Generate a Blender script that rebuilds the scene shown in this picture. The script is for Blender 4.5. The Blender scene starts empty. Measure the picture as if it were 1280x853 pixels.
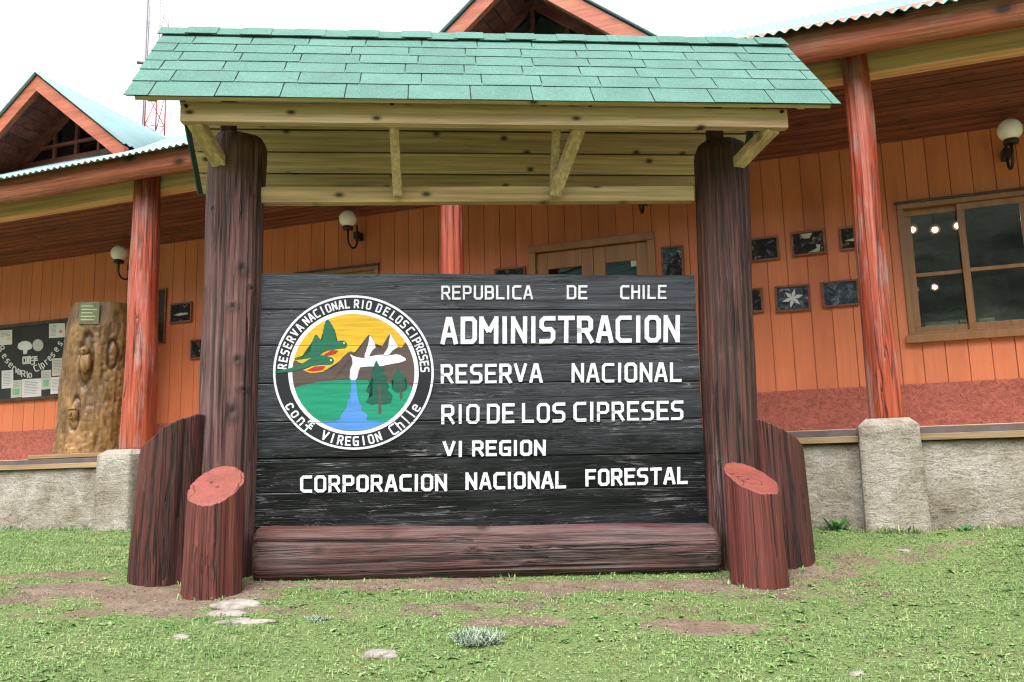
import bpy, bmesh, math, random
import numpy as np
from mathutils import Vector, Matrix, noise
random.seed(7); rng = np.random.default_rng(7)
R = math.radians
SC = bpy.context.scene
COL = SC.collection

# ------------------------------------------------------------------ camera
F = 1050.0; PITCH = math.atan(161/1050.0); ROLL = 0.0255; EYE = Vector((0, 0, 0.62))
fw = Vector((0, math.cos(PITCH), math.sin(PITCH))); rt = Vector((1, 0, 0)); up = rt.cross(fw)
cr = math.cos(ROLL)*rt - math.sin(ROLL)*up; cu = math.sin(ROLL)*rt + math.cos(ROLL)*up
cd = bpy.data.cameras.new('camera'); cam = bpy.data.objects.new('camera', cd); COL.objects.link(cam)
mw = Matrix.Identity(4)
for i, v in enumerate((cr, cu, -fw)):
    for j in range(3): mw[j][i] = v[j]
mw.translation = EYE
cam.matrix_world = mw
cd.sensor_width = 36; cd.lens = 36*F/1280; cd.clip_start = 0.05; cd.clip_end = 2000
SC.camera = cam

# ------------------------------------------------------------------ sky, sun, exposure
SUN_EL, SUN_AZ = 58.0, 195.0      # degrees; azimuth clockwise from +Y: behind the camera, a little left
w = bpy.data.worlds.new('World'); SC.world = w; w.use_nodes = True
nt = w.node_tree; nt.nodes.clear()
sky = nt.nodes.new('ShaderNodeTexSky'); sky.sky_type = 'NISHITA'; sky.sun_disc = False
sky.sun_elevation = R(SUN_EL); sky.sun_rotation = R(SUN_AZ); sky.air_density = 1.0; sky.dust_density = 6.0; sky.ozone_density = 1.0
hs = nt.nodes.new('ShaderNodeHueSaturation'); hs.inputs['Saturation'].default_value = 0.12; hs.inputs['Value'].default_value = 1.0
bg = nt.nodes.new('ShaderNodeBackground'); bg.inputs['Strength'].default_value = 0.15
wo = nt.nodes.new('ShaderNodeOutputWorld')
nt.links.new(sky.outputs[0], hs.inputs['Color']); nt.links.new(hs.outputs[0], bg.inputs['Color']); nt.links.new(bg.outputs[0], wo.inputs[0])
sl = bpy.data.lights.new('sun', 'SUN'); sl.energy = 0.6; sl.angle = R(40); sl.color = (1.0, 0.96, 0.9)
so = bpy.data.objects.new('sun', sl); COL.objects.link(so)
sd = Vector((math.sin(R(SUN_AZ))*math.cos(R(SUN_EL)), math.cos(R(SUN_AZ))*math.cos(R(SUN_EL)), math.sin(R(SUN_EL))))
so.rotation_euler = (-sd).to_track_quat('-Z', 'Y').to_euler(); so.location = (0, -5, 30)
SC.cycles.use_denoising = True; SC.cycles.denoising_prefilter = 'NONE'; SC.cycles.use_adaptive_sampling = False; SC.cycles.max_bounces = 10; SC.cycles.filter_width = 1.2
SC.view_settings.view_transform = 'Standard'; SC.view_settings.look = 'None'
SC.view_settings.exposure = 1.8; SC.view_settings.gamma = 1.0; SC.view_settings.use_curve_mapping = False

# ------------------------------------------------------------------ layout: the sign stands in one upright plane, the building in another
def ray(px, py): return fw + cr*((px-640)/F) - cu*((py-426.5)/F)
class Plan:
    def __init__(s, o, deg):
        s.o = Vector(o); s.a = R(deg); s.U = Vector((math.cos(s.a), math.sin(s.a), 0)); s.W = Vector((-math.sin(s.a), math.cos(s.a), 0))
    def un(s, px, py, w=0.0):                      # (along, up) on the upright plane at depth w
        d = ray(px, py); t = (s.o + s.W*w - EYE).dot(s.W)/d.dot(s.W); p = EYE + d*t - s.o
        return p.dot(s.U), p.z
    def world(s, u, w, z): p = s.o + s.U*u + s.W*w; return Vector((p.x, p.y, z))
SG = Plan((0, 5.05, 0), 5.0)
BD = Plan((0, 6.6, 0), -19.5)

def ground_z(x, y):
    ys = 4.92 + .087*min(x, 1.3) - .38*max(0, min(x, 4.5)-1.35); yw = max(6.28 - .354*x, ys + .45); zs = .03 - .02*max(-2.5, min(2.5, x))
    t = (y-ys)/(yw-ys)
    if t <= 0: return max(zs + .085*(y-ys), -.75)
    if t < 1: return zs + (.17-zs)*t
    return .17
def ground_at(px, py):
    d = ray(px, py); a, b = .5, 40.
    for _ in range(50):
        m = (a+b)/2; p = EYE + d*m
        if p.z > ground_z(p.x, p.y): a = m
        else: b = m
    p = EYE + d*a
    return Vector((p.x, p.y, ground_z(p.x, p.y)))

# ------------------------------------------------------------------ object helpers
def obj(name, bm, m, parent=None, smooth=False, recalc=True):
    me = bpy.data.meshes.new(name)
    if isinstance(bm, bmesh.types.BMesh):
        if recalc: bmesh.ops.recalc_face_normals(bm, faces=bm.faces)
        bm.to_mesh(me); bm.free()
    else:
        v, f = bm; me.from_pydata(v, [], f)
    if smooth:
        for p in me.polygons: p.use_smooth = True
    for mm in (m if isinstance(m, (list, tuple)) else [m]): me.materials.append(mm)
    o = bpy.data.objects.new(name, me); COL.objects.link(o)
    if parent: o.parent = parent
    return o
def tag(o, label, cat, group=None):
    o['label'] = label; o['category'] = cat
    if group: o['group'] = group
    return o
def thing(name, label, cat, loc=(0, 0, 0), rz=0.0, group=None):
    o = bpy.data.objects.new(name, None); COL.objects.link(o); o.empty_display_size = .1
    o.location = loc; o.rotation_euler = (0, 0, rz)
    return tag(o, label, cat, group)
def struct(o, kind='structure'): o['kind'] = kind; return o
def dup(root, label=None, loc=None, group=None):
    r = root.copy(); COL.objects.link(r)
    if loc is not None: r.location = loc
    if label: r['label'] = label
    if group: r['group'] = group
    for ch in list(root.children):
        c = ch.copy(); COL.objects.link(c); c.parent = r
        for g in list(ch.children):
            d = g.copy(); COL.objects.link(d); d.parent = c
    return r
BM = bmesh.new
def box(bm, x0, x1, y0, y1, z0, z1, bev=0.0):
    b = BM() if bev else bm
    vs = [b.verts.new((x, y, z)) for x in (x0, x1) for y in (y0, y1) for z in (z0, z1)]
    for f in ((0, 1, 3, 2), (4, 6, 7, 5), (0, 4, 5, 1), (2, 3, 7, 6), (0, 2, 6, 4), (1, 5, 7, 3)):
        b.faces.new([vs[i] for i in f])
    if bev:
        bmesh.ops.bevel(b, geom=list(b.edges), offset=bev, segments=2, affect='EDGES', profile=.5)
        merge(bm, b)
def merge(bm, b, M=None):
    mp = {}
    for v in b.verts: mp[v] = bm.verts.new(M @ v.co if M else v.co)
    for f in b.faces:
        try:
            n = bm.faces.new([mp[v] for v in f.verts]); n.smooth = f.smooth; n.material_index = f.material_index
        except ValueError: pass
    b.free()
def beam(bm, a, b, wx, wz, bev=.004):
    """squared timber from a to b, wx across, wz tall"""
    a, b = Vector(a), Vector(b); d = (b-a); L = d.length; d.normalize()
    side = d.cross(Vector((0, 0, 1)));
    if side.length < .01: side = Vector((1, 0, 0))
    side.normalize(); upv = side.cross(d)
    t = BM(); box(t, -wx/2, wx/2, 0, L, -wz/2, wz/2, bev)
    M = Matrix(((side.x, d.x, upv.x, a.x), (side.y, d.y, upv.y, a.y), (side.z, d.z, upv.z, a.z), (0, 0, 0, 1)))
    merge(bm, t, M)
def tube(bm, pts, r, n=10, cap=True):
    pts = [Vector(p) for p in pts]; rr = r if isinstance(r, (list, tuple)) else [r]*len(pts); rings = []
    for i, p in enumerate(pts):
        d = (pts[min(i+1, len(pts)-1)] - pts[max(i-1, 0)]).normalized()
        a = d.cross(Vector((0.31, .17, .93)) if abs(d.z) < .95 else Vector((1, 0, 0))).normalized(); b = d.cross(a)
        rings.append([bm.verts.new(p + (a*math.cos(2*math.pi*k/n) + b*math.sin(2*math.pi*k/n))*rr[i]) for k in range(n)])
    for i in range(len(rings)-1):
        for k in range(n):
            f = bm.faces.new((rings[i][k], rings[i][(k+1) % n], rings[i+1][(k+1) % n], rings[i+1][k])); f.smooth = True
    if cap: bm.faces.new(rings[0][::-1]); bm.faces.new(rings[-1])
def lathe(bm, prof, c=(0, 0, 0), n=24):
    c = Vector(c); rings = []
    for r, z in prof:
        rings.append([bm.verts.new(c + Vector((r*math.cos(2*math.pi*k/n), r*math.sin(2*math.pi*k/n), z))) for k in range(n)])
    for i in range(len(rings)-1):
        for k in range(n):
            f = bm.faces.new((rings[i][k], rings[i][(k+1) % n], rings[i+1][(k+1) % n], rings[i+1][k])); f.smooth = True
    bm.faces.new(rings[0][::-1]); bm.faces.new(rings[-1])
def log_mesh(a, b, ra, rb, seed=0, n=56, rings=60, lump=.03, groove=.012, cut=None, dome=.0, axis='z', bend=.0, flute=0.0, knots=(), splits=()):
    """peeled log from a to b (upright, or lying along x). cut = (slope along x, slope along y) of a slanting top."""
    bm = BM(); lay = bm.verts.layers.float.new('knot'); a, b = Vector(a), Vector(b); R_ = []
    so_ = Vector((seed*7.3, seed*3.1, seed*1.7))
    L = (b-a).length
    for i in range(rings+1):
        t = i/rings; c = a.lerp(b, t); r = ra + (rb-ra)*t; ring = []
        ed = .013 if axis == 'x' else .03
        if dome and (t > 1-ed or (axis == 'x' and t < ed)):
            e = (t-1+ed)/ed if t > .5 else (ed-t)/ed
            r *= 1 - dome*e*e
        c = c + Vector((noise.noise((t*2, seed, 0)), noise.noise((t*2, seed, 9)), 0))*bend if axis == 'z' else c
        for k in range(n):
            th = 2*math.pi*k/n; cx, cy = math.cos(th), math.sin(th)
            z = t*L
            q = Vector((cx*1.6, cy*1.6, z*1.3)) + so_
            d = 1 + lump*noise.noise(q)*2 + groove*noise.noise(Vector((cx*9, cy*9, z*.5)) + so_)*2
            for ka, kt, kw_, kh in knots:
                e = math.hypot(((th-ka+math.pi) % (2*math.pi)-math.pi)*ra/kw_, (t-kt)*L/kh)
                if e < 2: d += .06*math.exp(-e*e*1.2) - .10*math.exp(-e*e*9)
            for sa, t0, t1, sw, dp in splits:
                if t0 < t < t1:
                    e = ((th-sa-.10*noise.noise((t*3, sa*3, seed))-.03*noise.noise((t*14, sa, 2))+math.pi) % (2*math.pi)-math.pi)*ra/(sw*1.5)*(1.0/max(.25, min(1.0, (t-t0)*8, (t1-t)*8)))
                    if abs(e) < 2.5: d -= dp*math.exp(-e*e)
            d += flute*noise.noise(Vector((cx*3.2, cy*3.2, z*.35)) + so_)*2
            if axis == 'z':
                co = c + Vector((cx*r*d, cy*r*d, 0))
                if cut:
                    zt = b.z + cut[0]*(co.x-c.x) + cut[1]*(co.y-c.y)
                    co.z = a.z + (zt-a.z)*t
            else:
                sq = lambda q: math.copysign(abs(q)**(.56 + .3*t), q)
                co = c + Vector((0, sq(cx)*r*d, sq(cy)*r*d*.96))
            ring.append(bm.verts.new(co))
        R_.append(ring)
    for i in range(rings):
        for k in range(n):
            f = bm.faces.new((R_[i][k], R_[i][(k+1) % n], R_[i+1][(k+1) % n], R_[i+1][k])); f.smooth = True
    if knots or splits:
        for i, ring in enumerate(R_):
            for k, v in enumerate(ring):
                th = 2*math.pi*k/n; t = i/rings; m = 0
                for ka, kt, kw_, kh in knots:
                    e = math.hypot(((th-ka+math.pi) % (2*math.pi)-math.pi)*ra/kw_, (t-kt)*L/kh); m = max(m, 1-e*.8)
                for sa, t0, t1, sw, dp in splits:
                    if t0 < t < t1:
                        e = ((th-sa-.10*noise.noise((t*3, sa*3, seed))-.03*noise.noise((t*14, sa, 2))+math.pi) % (2*math.pi)-math.pi)*ra/(sw*1.5)*(1.0/max(.25, min(1.0, (t-t0)*8, (t1-t)*8)))
                        m = max(m, 1.25*math.exp(-e*e*.8))
                v[lay] = max(0, min(1, m))
    for ring, s in ((R_[0], -1), (R_[-1], 1)):
        cc = sum((v.co for v in ring), Vector())/n
        inner = [bm.verts.new(v.co.lerp(cc, .06) + (b-a).normalized()*s*.004) for v in ring]
        for k in range(n):
            f = bm.faces.new((ring[k], ring[(k+1) % n], inner[(k+1) % n], inner[k])); f.material_index = 1
        f = bm.faces.new(inner); f.material_index = 1
    return bm
def prism(bm, pts, y0, y1, mi=0):
    """outline (x,z) given a thickness from y0 to y1"""
    A = [bm.verts.new((x, y0, z)) for x, z in pts]; B = [bm.verts.new((x, y1, z)) for x, z in pts]; n = len(pts)
    fs = [bm.faces.new(A), bm.faces.new(B[::-1])]
    for i in range(n): fs.append(bm.faces.new((A[i], B[i], B[(i+1) % n], A[(i+1) % n])))
    for f in fs: f.material_index = mi
    return fs

# ------------------------------------------------------------------ materials
class Mat:
    def __init__(s, name):
        s.m = bpy.data.materials.new(name); s.m.use_nodes = True; s.t = s.m.node_tree
        s.b = s.t.nodes['Principled BSDF']; s.out = s.t.nodes['Material Output']
    def n(s, typ, ins=None, **kw):
        nd = s.t.nodes.new('ShaderNode'+typ)
        for k, v in kw.items(): setattr(nd, k, v)
        for k, v in (ins or {}).items(): s.set(nd.inputs[k], v)
        return nd
    def set(s, sock, v):
        if isinstance(v, bpy.types.NodeSocket): s.t.links.new(v, sock)
        elif isinstance(v, bpy.types.Node): s.t.links.new(v.outputs[0], sock)
        else:
            if sock.type == 'RGBA' and len(v) == 3: v = (*v, 1)
            sock.default_value = v
    def p(s, **kw):
        names = dict(col='Base Color', rough='Roughness', metal='Metallic', normal='Normal', spec='Specular IOR Level', coat='Coat Weight', coatr='Coat Roughness', emit='Emission Color', es='Emission Strength', trans='Transmission Weight', alpha='Alpha')
        for k, v in kw.items(): s.set(s.b.inputs[names[k]], v)
        return s
    def ramp(s, fac, stops, interp='LINEAR'):
        r = s.n('ValToRGB', {0: fac}); cr_ = r.color_ramp; cr_.interpolation = interp
        while len(cr_.elements) < len(stops): cr_.elements.new(.5)
        for e, (p_, c) in zip(cr_.elements, stops):
            e.position = p_; e.color = (*c, 1) if not isinstance(c, (int, float)) else (c, c, c, 1)
        return r.outputs[0]
    def mix(s, fac, a, b, mode='MIX'):
        x = s.n('Mix', data_type='RGBA', blend_type=mode)
        s.set(x.inputs[0], fac); s.set(x.inputs[6], a); s.set(x.inputs[7], b); return x.outputs[2]
    def math(s, op, a, b=0.0):
        x = s.n('Math', operation=op); s.set(x.inputs[0], a); s.set(x.inputs[1], b); return x.outputs[0]
    def coords(s, scale=(1, 1, 1), rot=(0, 0, 0), island=True):
        tc = s.n('TexCoord').outputs['Object']
        if island:
            g = s.n('NewGeometry').outputs['Random Per Island']; oi = s.n('ObjectInfo').outputs['Random']
            k = s.math('MULTIPLY', s.math('ADD', g, oi), 23.0)
            cb = s.n('CombineXYZ', {0: k, 1: k, 2: k})
            tc = s.n('VectorMath', {0: tc, 1: cb.outputs[0]}, operation='ADD').outputs[0]
        return s.n('Mapping', {'Vector': tc, 'Scale': scale, 'Rotation': rot}).outputs[0]
    def noise(s, vec, scale=1.0, detail=6.0, rough=.55, dist=0.0):
        return s.n('TexNoise', {'Vector': vec, 'Scale': scale, 'Detail': detail, 'Roughness': rough, 'Distortion': dist}).outputs[0]
    def bump(s, h, strength=.4, dist=.01, normal=None):
        ins = {'Height': h, 'Strength': strength, 'Distance': dist}
        if normal is not None: ins['Normal'] = normal
        return s.n('Bump', ins).outputs[0]
def grain(axis, f, st):
    return {'x': (f/st, f, f), 'y': (f, f/st, f), 'z': (f, f, f/st)}[axis]
def wood(name, stops, axis='z', f=18.0, st=14.0, rough=.6, bump=.5, dist=.006, cracks=.5, crackw=.02, wear=None, knots=0.0, spec=.35, coat=0.0, coatr=.2, vary=.25, island=True, fine=(.45, 1.15), fk=.75, knotplane=2):
    M = Mat(name); v1 = M.coords(grain(axis, f, st), island=island); n1 = M.noise(v1, 1, 8, .6, .12)
    col = M.ramp(n1, stops)
    v2 = M.coords(grain(axis, f*5, st*2), island=island); n2 = M.noise(v2, 1, 4, .6)
    col = M.mix(fk, col, M.ramp(n2, [(.3, fine[0]), (.68, fine[1])]), 'MULTIPLY')
    h = M.math('ADD', M.math('MULTIPLY', n1, .7), M.math('MULTIPLY', n2, .5))
    if wear:
        wc, lo, hi, ws = wear
        nw = M.noise(M.coords(grain(axis, ws, 4.0), island=island), 1, 9, .68, .15)
        k = M.ramp(M.math('ADD', M.math('MULTIPLY', nw, .8), M.math('MULTIPLY', n2, .2)), [(lo, 0.0), (hi, 1.0)])
        col = M.mix(k, col, M.mix(.5, wc, M.ramp(n2, [(.2, .5), (.8, 1.2)]), 'MULTIPLY'))
    if vary:
        g = M.n('NewGeometry').outputs['Random Per Island']
        col = M.mix(1.0, col, M.ramp(g, [(0, 1-vary), (1, 1+vary*.3)]), 'MULTIPLY')
    if knots:
        sp_ = M.n('SeparateXYZ', {0: M.coords(tuple(x*knots for x in grain(axis, 1, 1.8)), island=island)})
        al = {'x': 0, 'y': 1, 'z': 2}[axis]; ac = {'x': knotplane, 'y': 0, 'z': 0}[axis]
        vo = M.n('TexVoronoi', {'Vector': M.n('CombineXYZ', {0: sp_.outputs[al], 1: sp_.outputs[ac]}).outputs[0], 'Scale': 1.0, 'Randomness': 1.0}, voronoi_dimensions='2D')
        col = M.mix(M.ramp(vo.outputs['Distance'], [(.035, .95), (.06, .5), (.11, 0.0)]), col, (.03, .016, .008))
    if cracks:
        nc = M.noise(M.coords(grain(axis, f*.9, st*2.2), island=island), 1, 3, .55, .8)
        d = M.math('ABSOLUTE', M.math('SUBTRACT', nc, .5))
        k = M.ramp(d, [(0.0, cracks), (crackw, 0.0)])
        msk = M.ramp(M.noise(M.coords(grain(axis, 4, 3), island=island), 1, 2), [(.42, 0.0), (.56, 1.0)])
        k = M.math('MULTIPLY', k, msk)
        col = M.mix(k, col, (.008, .005, .005)); h = M.math('SUBTRACT', h, M.math('MULTIPLY', k, 1.6))
    kn = M.n('Attribute', attribute_name='knot').outputs['Fac']; col = M.mix(M.math('MULTIPLY', kn, M.ramp(n1, [(.3, 1.0), (.7, .8)])), col, (.012, .007, .006))
    M.p(col=col, rough=rough, spec=spec, coat=coat, coatr=coatr, normal=M.bump(h, bump, dist))
    return M.m
def plain(name, col, rough=.6, metal=0.0, bump=0.0, bs=60.0, var=.25, vs=6.0, spec=.4, island=False):
    M = Mat(name); v = M.coords(island=island); nz = M.noise(v, vs, 6, .6)
    c = M.mix(1.0, (*col, 1), M.ramp(nz, [(.3, 1-var), (.7, 1+var)]), 'MULTIPLY')
    M.p(col=c, rough=rough, metal=metal, spec=spec)
    if bump: M.p(normal=M.bump(M.noise(v, bs, 6, .65), bump, .01))
    return M.m

MT = {}
MT['post_l'] = wood('weathered red log', [(.3, (.05, .02, .019)), (.48, (.085, .034, .031)), (.68, (.125, .056, .052))], 'z', 26, 30, .7, .9, .012, .9, .03, ((.2, .125, .125), .5, .72, 3.2), 0, vary=0, fine=(.42, 1.3), fk=.9)
MT['post_r'] = wood('dark red brown log', [(.3, (.026, .010, .008)), (.5, (.058, .02, .0145)), (.7, (.10, .038, .029))], 'z', 36, 40, .7, 1.0, .012, .9, .035, ((.2, .13, .125), .57, .78, 4.0), 0, vary=0, fine=(.42, 1.3), fk=.9)
MT['slab'] = wood('deep red stained log', [(.3, (.026, .007, .0055)), (.5, (.056, .013, .009)), (.7, (.095, .022, .015))], 'z', 34, 34, .65, 1.0, .012, .95, .03, ((.22, .1, .09), .6, .8, 4.0), 0, vary=0, fine=(.42, 1.3), fk=.9)
MT['stump'] = wood('red painted stump', [(.3, (.055, .013, .010)), (.5, (.095, .021, .016)), (.7, (.13, .033, .025))], 'z', 30, 32, .55, .8, .010, .5, .02, ((.14, .06, .052), .56, .78, 4.0), 0, vary=0, fine=(.42, 1.3), fk=.9)
def make_cut():
    M = Mat('painted red end grain'); v = M.coords(island=False); a = M.noise(v, 9, 6, .6); b = M.noise(v, 60, 5, .6)
    c = M.ramp(a, [(.3, (.13, .032, .024)), (.6, (.185, .045, .033)), (.75, (.21, .065, .05))]); c = M.mix(.6, c, M.ramp(b, [(.3, .7), (.65, 1.12)]), 'MULTIPLY')
    d = M.math('ABSOLUTE', M.math('SUBTRACT', M.noise(v, 3.2, 3, .5, .1), .5)); k = M.ramp(d, [(0, .8), (.007, 0.0)])
    M.p(col=M.mix(k, c, (.02, .008, .007)), rough=.6, spec=.3, normal=M.bump(M.math('SUBTRACT', b, M.math('MULTIPLY', k, 2.0)), .5, .008)); return M.m
MT['cut'] = make_cut()
MT['sill'] = wood('red brown lying log', [(.3, (.03, .010, .009)), (.5, (.064, .017, .013)), (.7, (.095, .03, .025))], 'x', 28, 30, .7, .9, .012, .95, .03, ((.105, .08, .077), .5, .66, 1.6), 3.5, vary=0, fine=(.42, 1.3), fk=.9)
pine = [(.28, (.42, .26, .15)), (.5, (.58, .385, .235)), (.72, (.65, .47, .31))]
MT['pine_x'] = wood('treated pine boards', pine, 'x', 9, 16, .65, .25, .004, .25, .012, None, 5.0, vary=.3)
MT['pine_y'] = wood('treated pine lengthwise', pine, 'y', 9, 16, .65, .25, .004, .3, .012, None, 4.2, vary=.2)
MT['pine_new'] = wood('light pine beam', [(.28, (.34, .21, .10)), (.5, (.48, .315, .16)), (.72, (.55, .39, .23))], 'x', 9, 16, .6, .2, .004, .2, .01, None, 4.2, vary=0)
MT['eave'] = wood('raw eave timber', [(.28, (.48, .28, .15)), (.5, (.62, .375, .21)), (.72, (.68, .45, .27))], 'x', 6, 18, .65, .2, .004, .15, .01, None, 0, vary=0)
MT['fascia'] = wood('red stained eave timber', [(.3, (.22, .05, .028)), (.5, (.36, .09, .05)), (.7, (.45, .14, .09))], 'x', 16, 16, .5, .6, .006, .5, .015, ((.34, .22, .2), .48, .62, 2.4), 2.0, vary=0)
MT['barge'] = wood('red barge board', [(.3, (.22, .05, .025)), (.5, (.33, .085, .042)), (.7, (.38, .125, .07))], 'x', 10, 8, .5, .3, .004, .2, .01, ((.34, .23, .2), .62, .72, 3.0), 0, vary=0)
MT['column'] = wood('varnished red column', [(.3, (.13, .017, .008)), (.48, (.28, .043, .018)), (.68, (.35, .085, .04))], 'z', 16, 16, .42, .7, .012, .8, .025, ((.27, .13, .11), .5, .6, 5.5), 0, spec=.4, coat=.12, coatr=.25, vary=0, fine=(.55, 1.2))
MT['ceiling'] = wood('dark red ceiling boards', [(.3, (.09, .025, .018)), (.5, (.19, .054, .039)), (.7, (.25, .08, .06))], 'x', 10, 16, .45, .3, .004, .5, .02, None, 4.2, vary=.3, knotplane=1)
MT['wall'] = wood('orange painted boards', [(.2, (.49, .135, .055)), (.5, (.53, .15, .063)), (.8, (.56, .168, .075))], 'z', 10, 14, .5, .15, .003, 0, .02, ((.36, .085, .032), .52, .75, 2.0), vary=.1, fine=(.8, 1.06), fk=.6)
MT['winwood'] = wood('brown window wood', [(.3, (.17, .07, .022)), (.5, (.21, .09, .03)), (.7, (.26, .12, .044))], 'z', 14, 14, .4, .2, .003, .2, coat=.1, vary=.1, fine=(.75, 1.08))
MT['doorwood'] = wood('warm door wood', [(.3, (.24, .09, .025)), (.5, (.27, .11, .033)), (.7, (.33, .15, .05))], 'z', 12, 14, .4, .15, .003, .1, coat=.1, vary=.1, fine=(.75, 1.08))
MT['picwood'] = wood('picture frame wood', [(.3, (.1, .03, .016)), (.5, (.2, .065, .034)), (.7, (.28, .11, .07))], 'x', 20, 8, .4, .2, .003, 0, vary=.2)
MT['darkwood'] = wood('dark stained wood', [(.3, (.02, .011, .008)), (.6, (.06, .03, .02)), (.8, (.09, .05, .035))], 'z', 14, 10, .45, .2, .003, .2, vary=.1)

def make_board_paint():
    M = Mat('black painted board')
    n1 = M.noise(M.coords(grain('x', 34, 16)), 1, 8, .62, .12); n2 = M.noise(M.coords(grain('x', 120, 26)), 1, 4, .6, .1); n3 = M.noise(M.coords(grain('x', 7, 3.5)), 1, 6, .65, .5)
    hz = M.n('SeparateXYZ', {0: M.n('TexCoord').outputs['Object']}).outputs[2]; sky_sheen = M.ramp(M.math('ADD', M.math('MULTIPLY', hz, .5), M.math('MULTIPLY', n3, .55)), [(.62, 0.0), (1.05, 1.0)])  # grey growing toward the top: sky reflection painted into the colour
    col = M.mix(M.ramp(n3, [(.38, 0.0), (.66, 1.0)]), (.0015, .0016, .0019), (.0075, .0082, .0098)); col = M.mix(M.math('MULTIPLY', sky_sheen, .85), col, (.033, .037, .046))
    col = M.mix(.8, col, M.ramp(n1, [(.32, .2), (.68, 1.7)]), 'MULTIPLY')
    d = M.math('ABSOLUTE', M.math('SUBTRACT', M.noise(M.coords(grain('x', 40, 34)), 1, 3, .55, .5), .5))
    line = M.math('MULTIPLY', M.ramp(d, [(0, 1.0), (.014, 0.0)]), M.ramp(M.noise(M.coords(grain('x', 6, 2.0)), 1, 3), [(.5, 0.0), (.62, 1.0)]))
    dk = M.math('ABSOLUTE', M.math('SUBTRACT', M.noise(M.coords(grain('x', 16, 9)), 1, 3, .6, 1.5), .47))
    split = M.math('MULTIPLY', M.ramp(dk, [(0, 1.0), (.012, 0.0)]), M.ramp(M.noise(M.coords(grain('x', 5, 2.0)), 1, 3), [(.46, 0.0), (.58, 1.0)]))
    col = M.mix(M.math('MULTIPLY', line, .6), col, (.2, .2, .21)); col = M.mix(split, col, (.003, .003, .003))
    h = M.math('ADD', M.math('MULTIPLY', n1, .8), M.math('MULTIPLY', n2, .4)); h = M.math('ADD', h, M.math('MULTIPLY', n3, .6)); h = M.math('SUBTRACT', h, M.math('MULTIPLY', split, 1.2)); h = M.math('ADD', h, M.math('MULTIPLY', line, .4))
    M.p(col=col, rough=M.ramp(n3, [(.3, .26), (.7, .46)]), spec=.22, normal=M.bump(h, .45, .012)); return M.m
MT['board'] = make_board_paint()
SEAMS = []
for yl, yr in ((432.3, 431.5), (480.4, 478.5), (528.5, 525.5)):
    a = SG.un(345, yl, -.03); b = SG.un(540, yl+(yr-yl)*.39, -.03); SEAMS.append((a[0], a[1], (b[1]-a[1])/(b[0]-a[0])))
def paint(name, col, rough=.5):
    M = Mat(name); v = M.coords(grain('x', 60, 12), island=False); nz = M.noise(v, 1, 6, .6)
    c = M.mix(1.0, (*col, 1), M.ramp(nz, [(.25, .68), (.6, 1.06)]), 'MULTIPLY')
    pz = M.n('SeparateXYZ', {0: M.n('TexCoord').outputs['Object']})
    for x_, z_, sl_ in SEAMS:                      # the joints between the planks show through the paint
        d = M.math('ABSOLUTE', M.math('SUBTRACT', pz.outputs[2], M.math('ADD', M.math('MULTIPLY', pz.outputs[0], sl_), z_-x_*sl_)))
        c = M.mix(M.ramp(M.math('MULTIPLY', d, 100.0), [(.12, .8), (.22, 0.0)]), c, (.01, .01, .01))
    M.p(col=c, rough=rough, spec=.2, normal=M.bump(nz, .3, .003)); return M.m
PT = dict(white=paint('white sign paint', (.5, .5, .55)), black=paint('black sign paint', (.010, .010, .014)), yellow=paint('yellow sign paint', (.45, .275, .016)), brown=paint('brown sign paint', (.062, .043, .04)),
          green=paint('jade sign paint', (.007, .17, .098)), blue=paint('blue sign paint', (.055, .165, .42)), tree=paint('pine green sign paint', (.006, .066, .043)), parrot=paint('parrot green sign paint', (.01, .09, .053)), red=paint('red sign paint', (.3, .018, .015)))

def make_shingle():
    M = Mat('green asphalt shingle'); v = M.coords(island=False)
    g = M.n('NewGeometry').outputs['Random Per Island']
    gr = M.noise(v, 170, 3, .75); bl = M.noise(v, 5, 5, .6)
    c = M.mix(g, (.069, .142, .120), (.081, .163, .140))
    c = M.mix(1.0, c, M.ramp(gr, [(.3, .55), (.5, 1.0), (.7, 1.5)]), 'MULTIPLY'); c = M.mix(1.0, c, M.ramp(bl, [(.3, .88), (.7, 1.08)]), 'MULTIPLY')
    M.p(col=c, rough=.9, spec=.15, normal=M.bump(gr, .5, .004)); return M.m
MT['shingle'] = make_shingle()
MT['underlay'] = plain('dark shingle edge', (.012, .02, .018), .9)
MT['metal_roof'] = plain('pale teal corrugated steel', (.15, .25, .265), .42, .0, var=.12, vs=3, spec=.6)
MT['black_metal'] = plain('black painted metal', (.008, .008, .009), .35, 0, var=.2)
MT['slab_edge'] = plain('grey cement floor edge', (.075, .06, .058), .9, bump=.4, bs=30)
MT['trim'] = wood('weathered trim board', [(.3, (.16, .095, .045)), (.5, (.28, .18, .09)), (.7, (.36, .25, .14))], 'x', 14, 18, .7, .3, .004, .4, vary=.3)
def make_concrete():
    M = Mat('rough grey concrete'); v = M.coords(island=False); vs = M.coords((1.2, 1.2, 2.6), island=False)
    a = M.noise(v, 3.2, 8, .62); b = M.noise(vs, 9, 8, .7, .8); c_ = M.noise(v, 70, 5, .7)
    col = M.ramp(a, [(.3, (.15, .122, .09)), (.48, (.24, .21, .17)), (.7, (.33, .31, .275))])
    col = M.mix(.8, col, M.ramp(b, [(.32, .6), (.5, 1.0), (.75, 1.15)]), 'MULTIPLY'); col = M.mix(.6, col, M.ramp(c_, [(.34, .35), (.5, 1.0), (.7, 1.2)]), 'MULTIPLY')
    h = M.math('ADD', M.math('MULTIPLY', b, 1.2), M.math('MULTIPLY', c_, .35))
    M.p(col=col, rough=.92, spec=.2, normal=M.bump(h, .9, .02)); return M.m
MT['concrete'] = make_concrete()
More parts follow.
